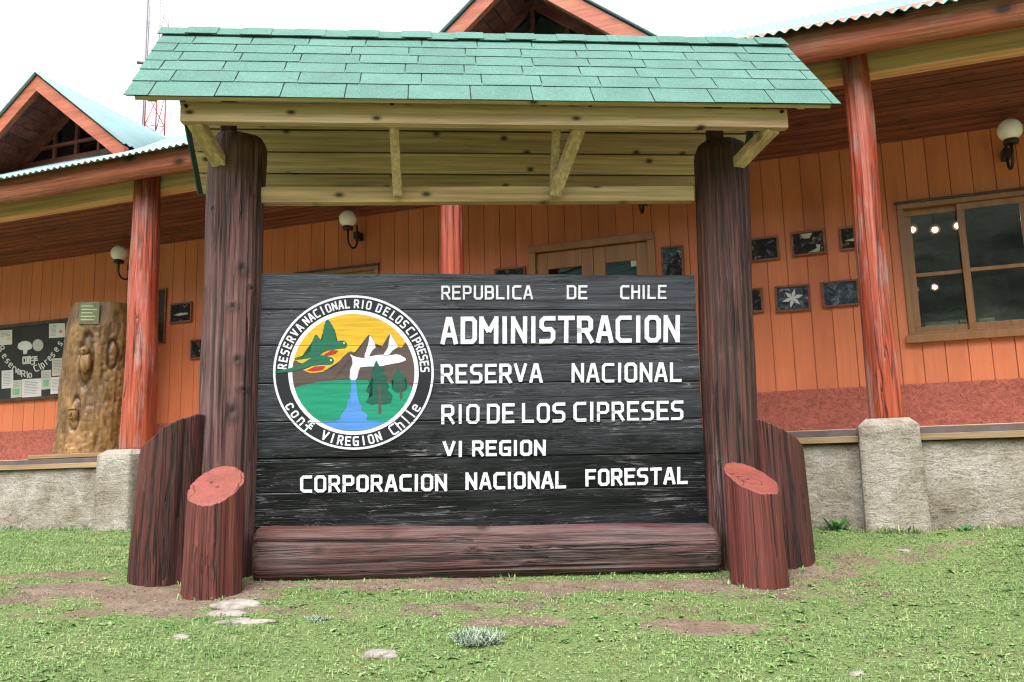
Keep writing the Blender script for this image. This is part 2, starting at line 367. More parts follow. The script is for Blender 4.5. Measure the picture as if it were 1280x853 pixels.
def make_stucco():
    M = Mat('red textured render'); v = M.coords(island=False); a = M.noise(v, 26, 6, .68, .6); b = M.noise(v, 3, 4, .6)
    col = M.mix(1.0, M.mix(b, (.32, .092, .068), (.41, .13, .1)), M.ramp(a, [(.3, .6), (.62, 1.1)]), 'MULTIPLY')
    M.p(col=col, rough=.85, spec=.2, normal=M.bump(a, 1.0, .03)); return M.m
MT['stucco'] = make_stucco()
def make_glass():
    M = Mat('window glass'); v = M.coords(island=True)
    gl = M.n('BsdfGlossy', {'Color': (.95, .97, 1, 1), 'Roughness': .02, 'Normal': M.bump(M.noise(v, 1.3, 2), .06, .05)})
    tr = M.n('BsdfTransparent', {'Color': (.8, .83, .82, 1)})
    fr = M.n('Fresnel', {'IOR': 1.5}); k = M.math('ADD', M.math('MULTIPLY', fr.outputs[0], 1.6), .02)
    mx = M.n('MixShader', {0: k, 1: tr.outputs[0], 2: gl.outputs[0]}); M.t.links.new(mx.outputs[0], M.out.inputs['Surface']); return M.m
MT['glass'] = make_glass()
def make_globe():
    M = Mat('milky lamp globe'); M.p(col=(.78, .71, .76, 1), rough=.15, spec=.5); M.set(M.b.inputs['Subsurface Weight'], .35); M.set(M.b.inputs['Subsurface Radius'], (.05, .04, .035)); return M.m
MT['globe'] = make_globe()
MT['room'] = plain('dim brown room', (.26, .2, .165), .8, var=.3)
def emit(name, col, s):
    M = Mat(name); M.p(col=(*col, 1), emit=(*col, 1), es=s); return M.m
MT['spot'] = emit('lit spotlight face', (1, .93, .98), 14)
MT['paper'] = plain('white paper', (.46, .46, .47), .7, var=.06)
MT['paper2'] = plain('aged paper', (.36, .35, .32), .7, var=.1)
MT['ink'] = plain('grey print', (.16, .16, .17), .7)
MT['felt'] = plain('charcoal felt board', (.018, .02, .021), .85, bump=.2, bs=200)
def make_carved():
    M = Mat('varnished carved trunk'); v = M.coords((14, 14, 5), island=False); a = M.noise(v, 1, 8, .65, .9); b = M.noise(M.coords((2.2, 2.2, 1.1), island=False), 1, 6, .65, .6)
    col = M.ramp(a, [(.3, (.05, .024, .009)), (.48, (.165, .087, .03)), (.7, (.28, .165, .066))])
    col = M.mix(1.0, col, M.ramp(b, [(.3, .5), (.55, 1.05), (.75, 1.2)]), 'MULTIPLY')
    st = M.n('Attribute', attribute_name='groove_shade').outputs['Fac']; col = M.mix(M.math('MULTIPLY', st, .9), col, (.045, .02, .007))  # carved grooves darkened by depth: shade painted into the colour
    M.p(col=col, rough=.5, spec=.35, coat=.05, normal=M.bump(a, .7, .012)); return M.m
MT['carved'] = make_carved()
def make_stone():
    M = Mat('pale stone'); v = M.coords(island=False); a = M.noise(v, 16, 8, .7)
    M.p(col=M.ramp(a, [(.3, (.1, .085, .075)), (.55, (.21, .185, .165)), (.8, (.3, .27, .245))]), rough=.85, normal=M.bump(a, .6, .01)); return M.m
MT['stone'] = make_stone()
def make_ground():
    M = Mat('soil and lawn'); v = M.n('TexCoord').outputs['Object']
    at = M.n('Attribute', attribute_name='lawn').outputs['Fac']
    a = M.noise(v, 7, 8, .7); b = M.noise(v, 60, 6, .7); c_ = M.noise(v, 1.3, 5, .6)
    soil = M.ramp(M.math('ADD', M.math('MULTIPLY', a, .5), M.math('MULTIPLY', b, .5)), [(.34, (.06, .042, .034)), (.5, (.15, .113, .084)), (.66, (.28, .23, .18))])
    soil = M.mix(M.ramp(c_, [(.4, 0.0), (.65, .6)]), soil, (.15, .098, .066))
    lawn = M.ramp(b, [(.3, (.055, .085, .03)), (.55, (.125, .172, .06)), (.75, (.2, .21, .1))])
    k = M.ramp(M.math('ADD', at, M.math('MULTIPLY', M.math('SUBTRACT', a, .5), 1.7)), [(.35, 0.0), (.65, 1.0)])
    M.p(col=M.mix(k, soil, lawn), rough=.95, spec=.15, normal=M.bump(M.math('ADD', b, a), .9, .018)); return M.m
MT['ground'] = make_ground()
def leafmat(name, cols, rough=.55, tr=.25):
    M = Mat(name); g = M.n('NewGeometry').outputs['Random Per Island']; p = M.n('TexCoord').outputs['Object']; b = M.noise(p, 2.4, 8, .7)
    k = M.math('ADD', M.math('MULTIPLY', g, .5), M.math('MULTIPLY', M.ramp(b, [(.34, 0.0), (.66, 1.0)]), .5))
    c = M.ramp(k, cols); M.p(col=c, rough=rough, spec=.3)
    t = M.n('BsdfTranslucent', {'Color': c}); mx = M.n('MixShader', {0: tr, 1: M.b.outputs[0], 2: t.outputs[0]}); M.t.links.new(mx.outputs[0], M.out.inputs['Surface']); return M.m
MT['grass'] = leafmat('lawn grass', [(.1, (.062, .12, .034)), (.33, (.12, .217, .062)), (.55, (.188, .29, .1)), (.74, (.26, .335, .14)), (.88, (.33, .315, .17)), (.98, (.4, .37, .25))])
MT['weed'] = leafmat('weed leaves', [(.1, (.03, .09, .03)), (.5, (.08, .19, .06)), (.9, (.16, .28, .1))])
MT['sage'] = leafmat('grey green leaves', [(.1, (.12, .175, .11)), (.5, (.23, .3, .21)), (.9, (.4, .45, .36))])
MT['straw'] = leafmat('dead straw', [(.1, (.06, .034, .022)), (.5, (.17, .11, .075)), (.9, (.36, .29, .23))])
def make_hill():
    M = Mat('scrub hillside'); v = M.n('TexCoord').outputs['Object']; a = M.noise(v, .16, 8, .7); b = M.noise(v, .035, 5, .6)
    c = M.ramp(a, [(.36, (.02, .03, .018)), (.5, (.085, .105, .07)), (.68, (.19, .21, .15))]); sx = M.n('SeparateXYZ', {0: v}).outputs[2]; zz = M.math('ADD', M.math('MULTIPLY', sx, .03), M.math('MULTIPLY', b, .5))
    c = M.mix(1.0, c, M.ramp(zz, [(.45, 3.2), (.8, .5)]), 'MULTIPLY')
    M.p(col=c, rough=.95, spec=.1); return M.m
MT['hill'] = make_hill()
MT['mast_red'] = plain('red mast paint', (.34, .035, .035), .5); MT['mast_white'] = plain('white mast paint', (.42, .38, .42), .5); MT['mast_grey'] = plain('grey cable', (.08, .065, .1), .5)

# ------------------------------------------------------------------ ground and hills
patches = []                                                   # bare soil: centre, radii
def patch(px, py, rx, ry, s=1.0): p = ground_at(px, py); patches.append((p.x, p.y, rx, ry, s))
patch(110, 740, .55, .22, 1.0); patch(30, 722, .45, .16, .9); patch(190, 752, .5, .26, 1.0); patch(260, 745, .4, .2, 1.0); patch(60, 752, .5, .14, .7)
for px in range(230, 1010, 60): patch(px, 731, .24, .15, .95)
patch(1010, 716, .3, .22, .8); patch(650, 780, .3, .09, .85); patch(545, 764, .28, .07, .6); patch(905, 784, .33, .12, 1.0); patch(600, 757, .35, .06, .8); patch(300, 765, .25, .12, .8)
patch(60, 770, .3, .08, .6); patch(1100, 700, .6, .22, .5); patch(1200, 680, .25, .06, .6); patch(1050, 730, .3, .06, .55); patch(720, 760, .3, .07, .45); patch(520, 735, .6, .1, .6); patch(980, 800, .12, .05, .5)
patch(640, 762, 1.5, .22, .42); patch(1010, 742, .7, .25, .45); patch(400, 765, .8, .18, .42); patch(860, 765, .6, .2, .4); patch(1180, 820, .5, .15, .3)
def bare(x, y):
    b = 0.0; n_ = noise.noise((x*3.3, y*3.3, 4.4))*.6 + noise.noise((x*9, y*9, 1.1))*.55 + noise.noise((x*24, y*24, 5.1))*.4
    for cx, cy, rx, ry, s in patches:
        d = math.hypot((x-cx)/rx, (y-cy)/ry) + n_
        b = max(b, s*max(0.0, min(1.0, (1.3-d)/.75)))
    return b
def axis_list(lo, hi, step, far):
    c = list(np.arange(lo, hi+1e-6, step)); g = step; a = []; v = lo
    while v > -far: g *= 1.35; v -= g; a.append(v)
    g = step; b = []; v = c[-1]
    while v < far: g *= 1.35; v += g; b.append(v)
    return a[::-1] + c + b
xs = axis_list(-7, 6, .06, 420); ys = axis_list(2.0, 9.2, .06, 420)
V = []; LA = []
for y in ys:
    for x in xs:
        near = -7.5 < x < 6.5 and 1.5 < y < 9.5
        z = ground_z(x, y) + (noise.noise((x*1.4, y*1.4, 0))*.012 + noise.noise((x*7, y*7, 2))*.006 if near else 0)
        V.append((x, y, z)); LA.append(1-bare(x, y) if near else 1.0)
nx = len(xs); FC = [(j*nx+i, j*nx+i+1, (j+1)*nx+i+1, (j+1)*nx+i) for j in range(len(ys)-1) for i in range(nx-1)]
g = struct(obj('ground', (V, FC), MT['ground'], smooth=True))
at = g.data.attributes.new('lawn', 'FLOAT', 'POINT'); at.data.foreach_set('value', np.array(LA, dtype=np.float32))
V = []; FC = []; na, nr = 90, 26
for j in range(nr):
    rr = 45 + 260*(j/(nr-1))**1.3
    for i in range(na):
        a = R(100 + 240*i/(na-1)) if False else R(-10 + 200*i/(na-1)) + math.pi
        t = min(1, (rr-45)/90); t = t*t*(3-2*t)
        q = (math.cos(a)*1.7, math.sin(a)*1.7, 3)
        el = (.31 + .06*noise.noise(q)) * (1 - .25*max(0, (rr-150)/200))
        x, y = rr*math.cos(a), rr*math.sin(a)
        V.append((x, y, -1.2 + rr*el*t + 2.2*noise.noise((x*.05, y*.05, 0))*t + .9*noise.noise((x*.2, y*.2, 5))*t))
for j in range(nr-1):
    for i in range(na-1): FC.append((j*na+i, j*na+i+1, (j+1)*na+i+1, (j+1)*na+i))
struct(obj('hills', (V, FC), MT['hill'], smooth=True))

# ------------------------------------------------------------------ the building
rb = thing('ranger_station', 'long orange boarded lodge with red log porch columns and pale metal roof behind the sign', 'building', BD.o, BD.a)
ULO, UHI = -9.5, 6.5
WALLW = 1.4; WALLTOP = 3.325; PLINTH = 1.235; FLOOR = .835
wu = lambda px, py, w=WALLW: BD.un(px, py, w)
win_l, win_t = wu(1120, 256); win_b = 1.605; win_r = wu(1291, 240)[0]
door_l = wu(661, 308)[0]; door_r = wu(818, 292)[0]; door_t = 2.778
w2_r, w2_t = wu(474, 331); w2_l = w2_r - 1.05; w2_b = 1.75
opens = [(win_l+.02, win_r-.02, win_b+.02, win_t-.02), (door_l+.02, door_r-.02, FLOOR-.1, door_t-.02), (w2_l+.02, w2_r-.02, w2_b+.02, w2_t-.02)]
# plank wall
bm = BM(); pw = .168; edges_ = list(np.arange(ULO, UHI, pw)); brk = sorted(set([round(e, 4) for e in edges_] + [round(o[0], 4) for o in opens] + [round(o[1], 4) for o in opens]))
es = set(round(e, 4) for e in edges_)
for a, b in zip(brk[:-1], brk[1:]):
    iv = [(PLINTH-.01, WALLTOP+.12)]
    for o in opens:
        if a >= o[0]-1e-4 and b <= o[1]+1e-4:
            iv = [q for z0, z1 in iv for q in ((z0, min(z1, o[2])), (max(z0, o[3]), z1)) if q[1]-q[0] > .01]
    ga = .0022 if a in es else 0; gb = .0022 if b in es else 0; jit = random.uniform(-.0015, .0015)
    for z0, z1 in iv:
        box(bm, a+ga, b-gb, WALLW+jit, WALLW+.022, z0, z1, .002 if b-a > .03 else 0)
        if a in es: box(bm, a-.012, a+.012, WALLW+.0225, WALLW+.03, z0, z1)
obj('plank_wall', bm, MT['wall'], rb)
bm = BM()
for a, b in ((ULO, door_l-.02), (door_r+.02, UHI)): box(bm, a, b, WALLW-.028, WALLW+.04, FLOOR-.03, PLINTH, .006)
obj('plinth', bm, MT['stucco'], rb)
# floor and base
bm = BM(); box(bm, ULO, UHI, -.02, WALLW+4.6, .70, FLOOR, .005); obj('porch_floor', bm, MT['slab_edge'], rb)
bm = BM(); y = .0
while y < WALLW-.05: box(bm, ULO, UHI, y, y+.115, FLOOR+.0005, FLOOR+.004, .0); y += .119
obj('bounce_boards', bm, MT['pine_new'], rb)  # unseen pale boards, added to bounce light onto the porch wall
bm = BM()
for a, b in ((ULO, -5.31), (-5.305, -2.2), (-2.196, .6), (.604, UHI)): box(bm, a, b, -.135, -.024, .742+random.uniform(-.004, .004), .786, .004)
box(bm, -5.05, -4.0, -.02, .12, FLOOR+.0055, FLOOR+.045, .005)
obj('floor_trim', bm, MT['trim'], rb)
V = []; FC = []; nu, nz = 640, 34
for j in range(nz+1):
    for i in range(nu+1):
        u = ULO + (UHI-ULO)*i/nu; z = -.35 + 1.088*j/nz
        d = noise.noise((u*2, z*3, 0))*.016 + noise.noise((u*11, z*14, 3))*.006 + noise.noise((u*34, z*38, 7))*.005
        V.append((u, -.1 + d, z))
V += [(ULO, 0, -.35), (UHI, 0, -.35), (ULO, 0, .738), (UHI, 0, .738)]
for j in range(nz):
    for i in range(nu): k = j*(nu+1)+i; FC.append((k, k+1, k+nu+2, k+nu+1))
b0 = (nu+1)*(nz+1); FC.append(tuple([nz*(nu+1)+i for i in range(nu+1)] + [b0+3, b0+2]))
ob = obj('concrete_base', (V, FC), MT['concrete'], rb, smooth=True)
def boulder(bm, c, r, seed, n=3):
    t = BM(); bmesh.ops.create_icosphere(t, subdivisions=n, radius=1)
    for v in t.verts:
        d = 1 + .3*noise.noise(v.co*1.5 + Vector((seed*3.1, 0, seed))) + .1*noise.noise(v.co*5 + Vector((seed, 0, 0)))
        v.co = Vector((v.co.x*r[0]*d, v.co.y*r[1]*d, v.co.z*r[2]*d)) + Vector(c)
    for f in t.faces: f.smooth = True
    merge(bm, t)
bm = BM(); u_, z_ = BD.un(105, 652, -.1); boulder(bm, (u_, -.085, z_), (.12, .016, .06), 3); obj('embedded_stone', bm, MT['stone'], ob)
# pedestals and columns
def pedestal(u0, u1):
    bm = BM(); n = 10; V = []
    z0, z1 = -.3, .845; rings = []
    for j in range(24):
        t = j/23; z = z0 + (z1-z0)*t; ex = .012*(1-t)
        ring = []
        per = [(u0-ex + (u1-u0+2*ex)*k/n, -.27-ex) for k in range(n)] + [(u1+ex, -.27-ex + (.45)*k/n) for k in range(n)] + [(u1+ex - (u1-u0+2*ex)*k/n, .18) for k in range(n)] + [(u0-ex, .18 - .45*k/n) for k in range(n)]
        for x, y in per:
            d = noise.noise((x*14, y*14, z*22))*.008 + noise.noise((x*4, y*4, z*5))*.01
            s = 1+d*2
            ring.append(bm.verts.new(((u0+u1)/2 + (x-(u0+u1)/2)*s, y*s, z)))
        rings.append(ring)
    m = len(rings[0])
    for j in range(23):
        for k in range(m): f = bm.faces.new((rings[j][k], rings[j][(k+1) % m], rings[j+1][(k+1) % m], rings[j+1][k])); f.smooth = True
    cx = (u0+u1)/2; top = [bm.verts.new((cx + (v.co.x-cx)*.72, -.045+(v.co.y+.045)*.72, .893)) for v in rings[-1]]
    for k in range(m): bm.faces.new((rings[-1][k], rings[-1][(k+1) % m], top[(k+1) % m], top[k]))
    bm.faces.new(top)
    return bm
for i, (u, rbm, rtp, u0, u1, sd_) in enumerate(((2.672, .102, .084, 2.48, 2.845, 2), (-3.72, .15, .118, -3.91, -3.53, 5), (-.5, .103, .09, -.69, -.31, 8))):
    obj('pedestal', pedestal(u0, u1), MT['concrete'], rb)
    obj('column', log_mesh((u, 0, .885), (u, 0, 3.56), rbm, rtp, sd_, 56, 90, .05, .008, bend=.03, flute=.05), [MT['column'], MT['cut']], rb)
# eaves
bm = BM(); box(bm, ULO, UHI, .045, .18, 3.385, 3.60, .006); obj('eave_beam', bm, MT['eave'], rb)
V = []; FC = []; nu = 420
for i in range(nu+1):
    u = ULO-.3 + (UHI-ULO+.6)*i/nu
    for k, (y, z) in enumerate(((-.33, 3.395), (-.345, 3.52), (-.33, 3.655), (-.26, 3.655), (-.25, 3.40))):
        V.append((u, y + noise.noise((u*1.7, k*.8, 0))*.012, z + (noise.noise((u*1.3, k*3.1, 4))*.018 if z < 3.6 else 0)))
    if i:
        for k in range(5): a = (i-1)*5+k; b = (i-1)*5+(k+1) % 5; FC.append((a, b, b+5, a+5))
obj('fascia', (V, FC), MT['fascia'], rb, smooth=True)
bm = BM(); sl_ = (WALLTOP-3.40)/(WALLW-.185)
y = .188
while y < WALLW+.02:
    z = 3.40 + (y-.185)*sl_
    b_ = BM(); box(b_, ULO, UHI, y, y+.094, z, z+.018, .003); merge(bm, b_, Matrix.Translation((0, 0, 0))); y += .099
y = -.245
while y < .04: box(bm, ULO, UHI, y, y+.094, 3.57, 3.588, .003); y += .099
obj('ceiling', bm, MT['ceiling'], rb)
# corrugated roof
EW, EZ, RW, RZ = -.45, 3.575, 2.0, 4.945
def corrugated(bm, u0, u1, p0, p1, thick=.004, wl=.076, amp=.011, spu=8, nrow=2, clip=None):
    """sheet whose waves run along the slope p0(w,z)->p1(w,z)"""
    n = int((u1-u0)/wl*spu); dw, dz = p1[0]-p0[0], p1[1]-p0[1]; L = math.hypot(dw, dz); nw, nz_ = -dz/L, dw/L
    rows = []
    for r in range(nrow):
        t = r/(nrow-1); a = []; b = []
        for i in range(n+1):
            u = u0 + (u1-u0)*i/n; h = amp*math.cos(2*math.pi*(u-u0)/wl) + .004*noise.noise((u*1.5, t*3, 0))
            y = p0[0]+dw*t; z = p0[1]+dz*t
            a.append(bm.verts.new((u, y+nw*h, z+nz_*h))); b.append(bm.verts.new((u, y+nw*(h-thick), z+nz_*(h-thick))))
        rows.append((a, b))
    for (a, b), (c, d) in zip(rows[:-1], rows[1:]):
        for i in range(n):
            f = bm.faces.new((a[i], a[i+1], c[i+1], c[i])); f.smooth = True
            f = bm.faces.new((b[i+1], b[i], d[i], d[i+1])); f.smooth = True
    for a, b in (rows[0], rows[-1]):
        for i in range(n): bm.faces.new((a[i], a[i+1], b[i+1], b[i]))
bm = BM()
corrugated(bm, ULO-.4, UHI+.4, (EW, EZ), (RW, RZ), nrow=6)
box(bm, ULO-.4, UHI+.4, RW-.02, 6.2, 4.70, 4.90)
obj('roof', bm, MT['metal_roof'], rb)
bm = BM(); box(bm, ULO, ULO+.1, WALLW+.04, 6, FLOOR, 4.68); box(bm, UHI-.1, UHI, WALLW+.04, 6, FLOOR, 4.68); box(bm, ULO+.1, UHI-.1, 5.9, 6, FLOOR, 4.68); obj('side_wall', bm, MT['wall'], rb)
# dormers
def dormer(uc):
    PZ, S = 4.86, .80; hw = 1.22; W0 = 0.0
    bm = BM()
    for s in (-1, 1):
        n = 26
        # the steel sheet of one slope: waves run down the slope; the far side tapers to the valley on the main roof
        rows = []
        K = 100
        for i in range(K+1):
            y = W0-.06 + (1.98-W0+.06)*i/K; h = .011*math.cos(2*math.pi*y/.076)
            lim = hw if y < .05 else max(.02, (PZ - (EZ + (y-EW)*(RZ-EZ)/(RW-EW)))/S + .05)
            lim = min(hw, lim)
            rows.append([bm.verts.new((uc + s*lim*q, y, PZ + .03 - S*lim*q + h)) for q in (0, .5, 1)] + [bm.verts.new((uc + s*lim*q, y, PZ + .025 - S*lim*q + h)) for q in (1, .5, 0)])
        for a, b in zip(rows[:-1], rows[1:]):
            for k in range(6): f = bm.faces.new((a[k], a[(k+1) % 6], b[(k+1) % 6], b[k])); f.smooth = True
        bm.faces.new(rows[0]); bm.faces.new(rows[-1][::-1])
    dm = obj('dormer', bm, MT['metal_roof'], rb)
    for s in (-1, 1):
        bm = BM(); th = .13
        c = math.cos(math.atan(S)); pts = [(uc, PZ), (uc + s*hw, PZ-S*hw), (uc + s*(hw-.0), PZ-S*hw-th/c), (uc, PZ-th/c)]
        if s < 0: pts = pts[::-1]
        prism(bm, pts, -.03 + (0 if s > 0 else .003), .03); obj('barge_board', bm, MT['barge'], dm)
    bm = BM()
    for s in (-1, 1):
        k = 0
        d = .05
        while d < hw:
            d1 = min(d+.095, hw)
            yb = .60
            p = [(uc+s*d, PZ-.03-S*d), (uc+s*d1, PZ-.03-S*d1)]
            prism(bm, [p[0], p[1], (p[1][0], p[1][1]-.014), (p[0][0], p[0][1]-.014)], .032, yb); d += .1
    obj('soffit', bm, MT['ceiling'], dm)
    # set back gable wall with its window
    yb = .5; zb = EZ + (yb-EW)*(RZ-EZ)/(RW-EW) + .02; half = (PZ-.05-zb)/S
    bm = BM(); prism(bm, [(uc-half, zb), (uc+half, zb), (uc, PZ-.05)], yb+.05, yb+.07); obj('gable_glass', bm, MT['glass'], dm)
    bm = BM(); prism(bm, [(uc-half-.02, zb-.02), (uc+half+.02, zb-.02), (uc, PZ-.05)], yb+.30, yb+.33); obj('gable_backing', bm, MT['room'], dm)
    bm = BM()
    for s in (-1, 1):
        beam(bm, (uc+s*half, yb+.02, zb+.0), (uc+s*.0, yb+.02, PZ-.06), .05, .10, .003)
    beam(bm, (uc-half, yb+.02, zb+.02), (uc+half, yb+.02, zb+.02), .05, .06, .003)
    beam(bm, (uc, yb+.022, zb), (uc, yb+.022, PZ-.1), .04, .04, .003)
    for d in (-.32, .32): beam(bm, (uc+d, yb+.022, zb), (uc+d, yb+.022, PZ-.1-S*.32), .035, .035, .003)
    beam(bm, (uc-half*.6, yb+.018, zb+.2), (uc+half*.6, yb+.018, zb+.2), .035, .035, .003)
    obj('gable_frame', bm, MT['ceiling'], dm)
for uc in (-5.23, .095): dormer(uc)

# windows and doors
def frame_bm(bm, u0, u1, z0, z1, t, y0, y1, bev=.003):
    box(bm, u0, u1, y0, y1, z1-t, z1, bev); box(bm, u0, u1, y0, y1, z0, z0+t, bev)
    box(bm, u0, u0+t, y0+.002, y1-.002, z0+t, z1-t, bev); box(bm, u1-t, u1, y0+.002, y1-.002, z0+t, z1-t, bev)
def window(u0, u1, z0, z1, um, muntin):
    bm = BM(); frame_bm(bm, u0, u1, z0, z1, .05, WALLW-.025, WALLW+.07); o = obj('window', bm, MT['winwood'], rb)
    bm = BM(); box(bm, u0-.03, u1+.03, WALLW-.06, WALLW-.0255, z0-.035, z0+.025, .004); obj('sill', bm, MT['winwood'], o)
    bm = BM(); box(bm, u0-.02, u1+.02, WALLW-.04, WALLW-.0255, z1-.01, z1+.012, .003); obj('drip_board', bm, MT['darkwood'], o)
    for a, b, y in ((u0+.05, um+.03, WALLW+.035), (um-.03, u1-.05, WALLW+.002)):
        bm = BM(); frame_bm(bm, a, b, z0+.05, z1-.05, .055, y, y+.03)
        box(bm, a+.05, b-.05, y+.005, y+.028, muntin-.016, muntin+.016, .003); obj('sash', bm, MT['winwood'], o)
        bm = BM(); box(bm, a+.05, b-.05, y+.013, y+.018, z0+.1, z1-.1); obj('pane', bm, MT['glass'], o)
    return o
um = wu(1205, 300)[0]; mz = wu(1170, 341)[1]
window(win_l, win_r, win_b, win_t, um, mz)
window(w2_l, w2_r, w2_b, w2_t, (w2_l+w2_r)/2, 2.2)
bm = BM(); t = .07
box(bm, door_l, door_l+t, WALLW-.03, WALLW+.08, FLOOR, door_t-t, .004); box(bm, door_r-t, door_r, WALLW-.03, WALLW+.08, FLOOR, door_t-t, .004); box(bm, door_l, door_r, WALLW-.032, WALLW+.08, door_t-t, door_t, .004)
obj('door_frame', bm, MT['doorwood'], rb)
mid = wu(741, 320)[0]
for a, b, s in ((door_l+t, mid-.002, 1), (mid+.002, door_r-t, -1)):
    bm = BM(); y = WALLW+.01; st_ = .115
    box(bm, a, a+st_, y, y+.045, FLOOR+.01, door_t-t-.004, .004); box(bm, b-st_, b, y, y+.045, FLOOR+.01, door_t-t-.004, .004)
    for z0, z1 in ((door_t-t-.17, door_t-t-.004), (1.75, 1.88), (FLOOR+.01, 1.1)): box(bm, a+st_, b-st_, y+.001, y+.044, z0, z1, .004)
    box(bm, a+st_, b-st_, y+.012, y+.03, 1.1, 1.75)
    d = obj('door', bm, MT['doorwood'], rb)
    bm = BM(); box(bm, a+st_, b-st_, y+.018, y+.024, 1.88, door_t-t-.17); obj('pane', bm, MT['glass'], d)
    bm = BM(); tube(bm, [(b-.06 if s > 0 else a+.06, y-.05, 1.75), (b-.06 if s > 0 else a+.06, y-.05, 1.95)], .009); obj('handle', bm, MT['black_metal'], d)
# rooms behind the glass
bm = BM()
for a, b in ((-3.6, -1.2), (-1.1, 1.7), (1.8, 6.3)):
    for f in ((a, a+.04, WALLW+.1, 5.8, FLOOR+.01, 3.25), (b-.04, b, WALLW+.1, 5.8, FLOOR+.01, 3.25), (a+.04, b-.04, 5.76, 5.8, FLOOR+.01, 3.25), (a, b, WALLW+.1, 5.8, 3.25, 3.28)): box(bm, *f)
obj('interior_room', bm, MT['room'], rb)

# ------------------------------------------------------------------ glyphs: polylines on a unit cap height
c_ = .13
G = {'A': (.62, [[(0, 0), (.25, 1), (.37, 1), (.62, 0)], [(.09, .3), (.53, .3)]]),
 'B': (.58, [[(0, 0), (0, 1), (.46, 1), (.56, .9), (.56, .62), (.46, .53), (.58, .42), (.58, .12), (.46, 0), (0, 0)], [(0, .53), (.46, .53)]]),
 'C': (.58, [[(.58, 1), (c_, 1), (0, 1-c_), (0, c_), (c_, 0), (.58, 0)]]), 'D': (.58, [[(0, 0), (0, 1), (.46, 1), (.58, .88), (.58, .12), (.46, 0), (0, 0)]]),
 'E': (.54, [[(.54, 1), (0, 1), (0, 0), (.54, 0)], [(0, .52), (.46, .52)]]), 'F': (.54, [[(.54, 1), (0, 1), (0, 0)], [(0, .5), (.46, .5)]]),
 'G': (.58, [[(.58, 1), (c_, 1), (0, 1-c_), (0, c_), (c_, 0), (.58, 0), (.58, .48), (.32, .48)]]), 'H': (.56, [[(0, 0), (0, 1)], [(.56, 0), (.56, 1)], [(0, .52), (.56, .52)]]),
 'I': (.0, [[(0, 0), (0, 1)]]), 'L': (.52, [[(0, 1), (0, 0), (.52, 0)]]), 'M': (.72, [[(0, 0), (0, 1), (.36, .42), (.72, 1), (.72, 0)]]), 'N': (.58, [[(0, 0), (0, 1), (.58, 0), (.58, 1)]]),
 'O': (.58, [[(c_, 0), (0, c_), (0, 1-c_), (c_, 1), (.58-c_, 1), (.58, 1-c_), (.58, c_), (.58-c_, 0), (c_, 0)]]),
 'P': (.56, [[(0, 0), (0, 1), (.44, 1), (.56, .88), (.56, .56), (.44, .45), (0, .45)]]), 'R': (.58, [[(0, 0), (0, 1), (.44, 1), (.56, .88), (.56, .56), (.44, .46), (0, .46)], [(.3, .46), (.58, 0)]]),
 'S': (.56, [[(.56, 1), (c_, 1), (0, .88), (0, .64), (c_, .52), (.44, .52), (.56, .4), (.56, .12), (.44, 0), (0, 0)]]), 'T': (.6, [[(0, 1), (.6, 1)], [(.3, 1), (.3, 0)]]),
 'U': (.58, [[(0, 1), (0, c_), (c_, 0), (.45, 0), (.58, c_), (.58, 1)]]), 'V': (.6, [[(0, 1), (.3, 0), (.6, 1)]]),
 'c': (.45, [[(.45, .6), (.35, .7), (.12, .7), (0, .58), (0, .12), (.12, 0), (.35, 0), (.45, .1)]]), 'o': (.46, [[(.12, 0), (0, .12), (0, .58), (.12, .7), (.34, .7), (.46, .58), (.46, .12), (.34, 0), (.12, 0)]]),
 'n': (.44, [[(0, 0), (0, .7)], [(0, .55), (.14, .7), (.34, .7), (.44, .58), (.44, 0)]]), 'h': (.44, [[(0, 0), (0, 1.05)], [(0, .55), (.14, .7), (.34, .7), (.44, .58), (.44, 0)]]),
 'i': (.0, [[(0, 0), (0, .66)], [(0, .86), (0, 1.0)]]), 'l': (.0, [[(0, 0), (0, 1.05)]]), 'e': (.46, [[(0, .37), (.46, .37), (.46, .58), (.34, .7), (.12, .7), (0, .58), (0, .12), (.12, 0), (.42, 0)]]),
 's': (.4, [[(.4, .7), (.1, .7), (0, .6), (0, .45), (.1, .36), (.3, .36), (.4, .26), (.4, .1), (.3, 0), (0, 0)]]), 'r': (.34, [[(0, 0), (0, .7)], [(0, .5), (.16, .68), (.34, .68)]]),
 'v': (.44, [[(0, .7), (.22, 0), (.44, .7)]]), 'a': (.44, [[(.05, .7), (.34, .7), (.44, .6), (.44, 0), (.1, 0), (0, .1), (0, .3), (.1, .4), (.44, .4)]]), 'p': (.44, [[(0, -.3), (0, .7), (.34, .7), (.44, .58), (.44, .12), (.34, 0), (0, 0)]]),
 '&': (.62, [[(.55, 1.05), (.1, 1.05), (.0, .92), (.0, .8)], [(.3, 1.05), (.3, -.18), (.18, -.3), (.02, -.3)], [(.02, .42), (.62, .42)], [(.3, .72), (.55, .72)]])}
def ribbon(bm, pts, wd, mp, y0, th):
    V_ = [Vector(p) for p in pts]; out = [[V_[0]]]
    for i in range(1, len(V_)-1):
        out[-1].append(V_[i])
        if (V_[i]-V_[i-1]).angle(V_[i+1]-V_[i]) > R(105): out.append([V_[i]])
    out[-1].append(V_[-1])
    if len(out) == 1: return ribbon1(bm, pts, wd, mp, y0, th)
    for k, q in enumerate(out):
        d = q[-1]-q[0]; diag = len(q) == 2 and min(abs(d.x), abs(d.y)) > .2*max(abs(d.x), abs(d.y))
        ribbon1(bm, q, wd, mp, y0, th+.00003*k, not diag or k == 0, not diag or k == len(out)-1)
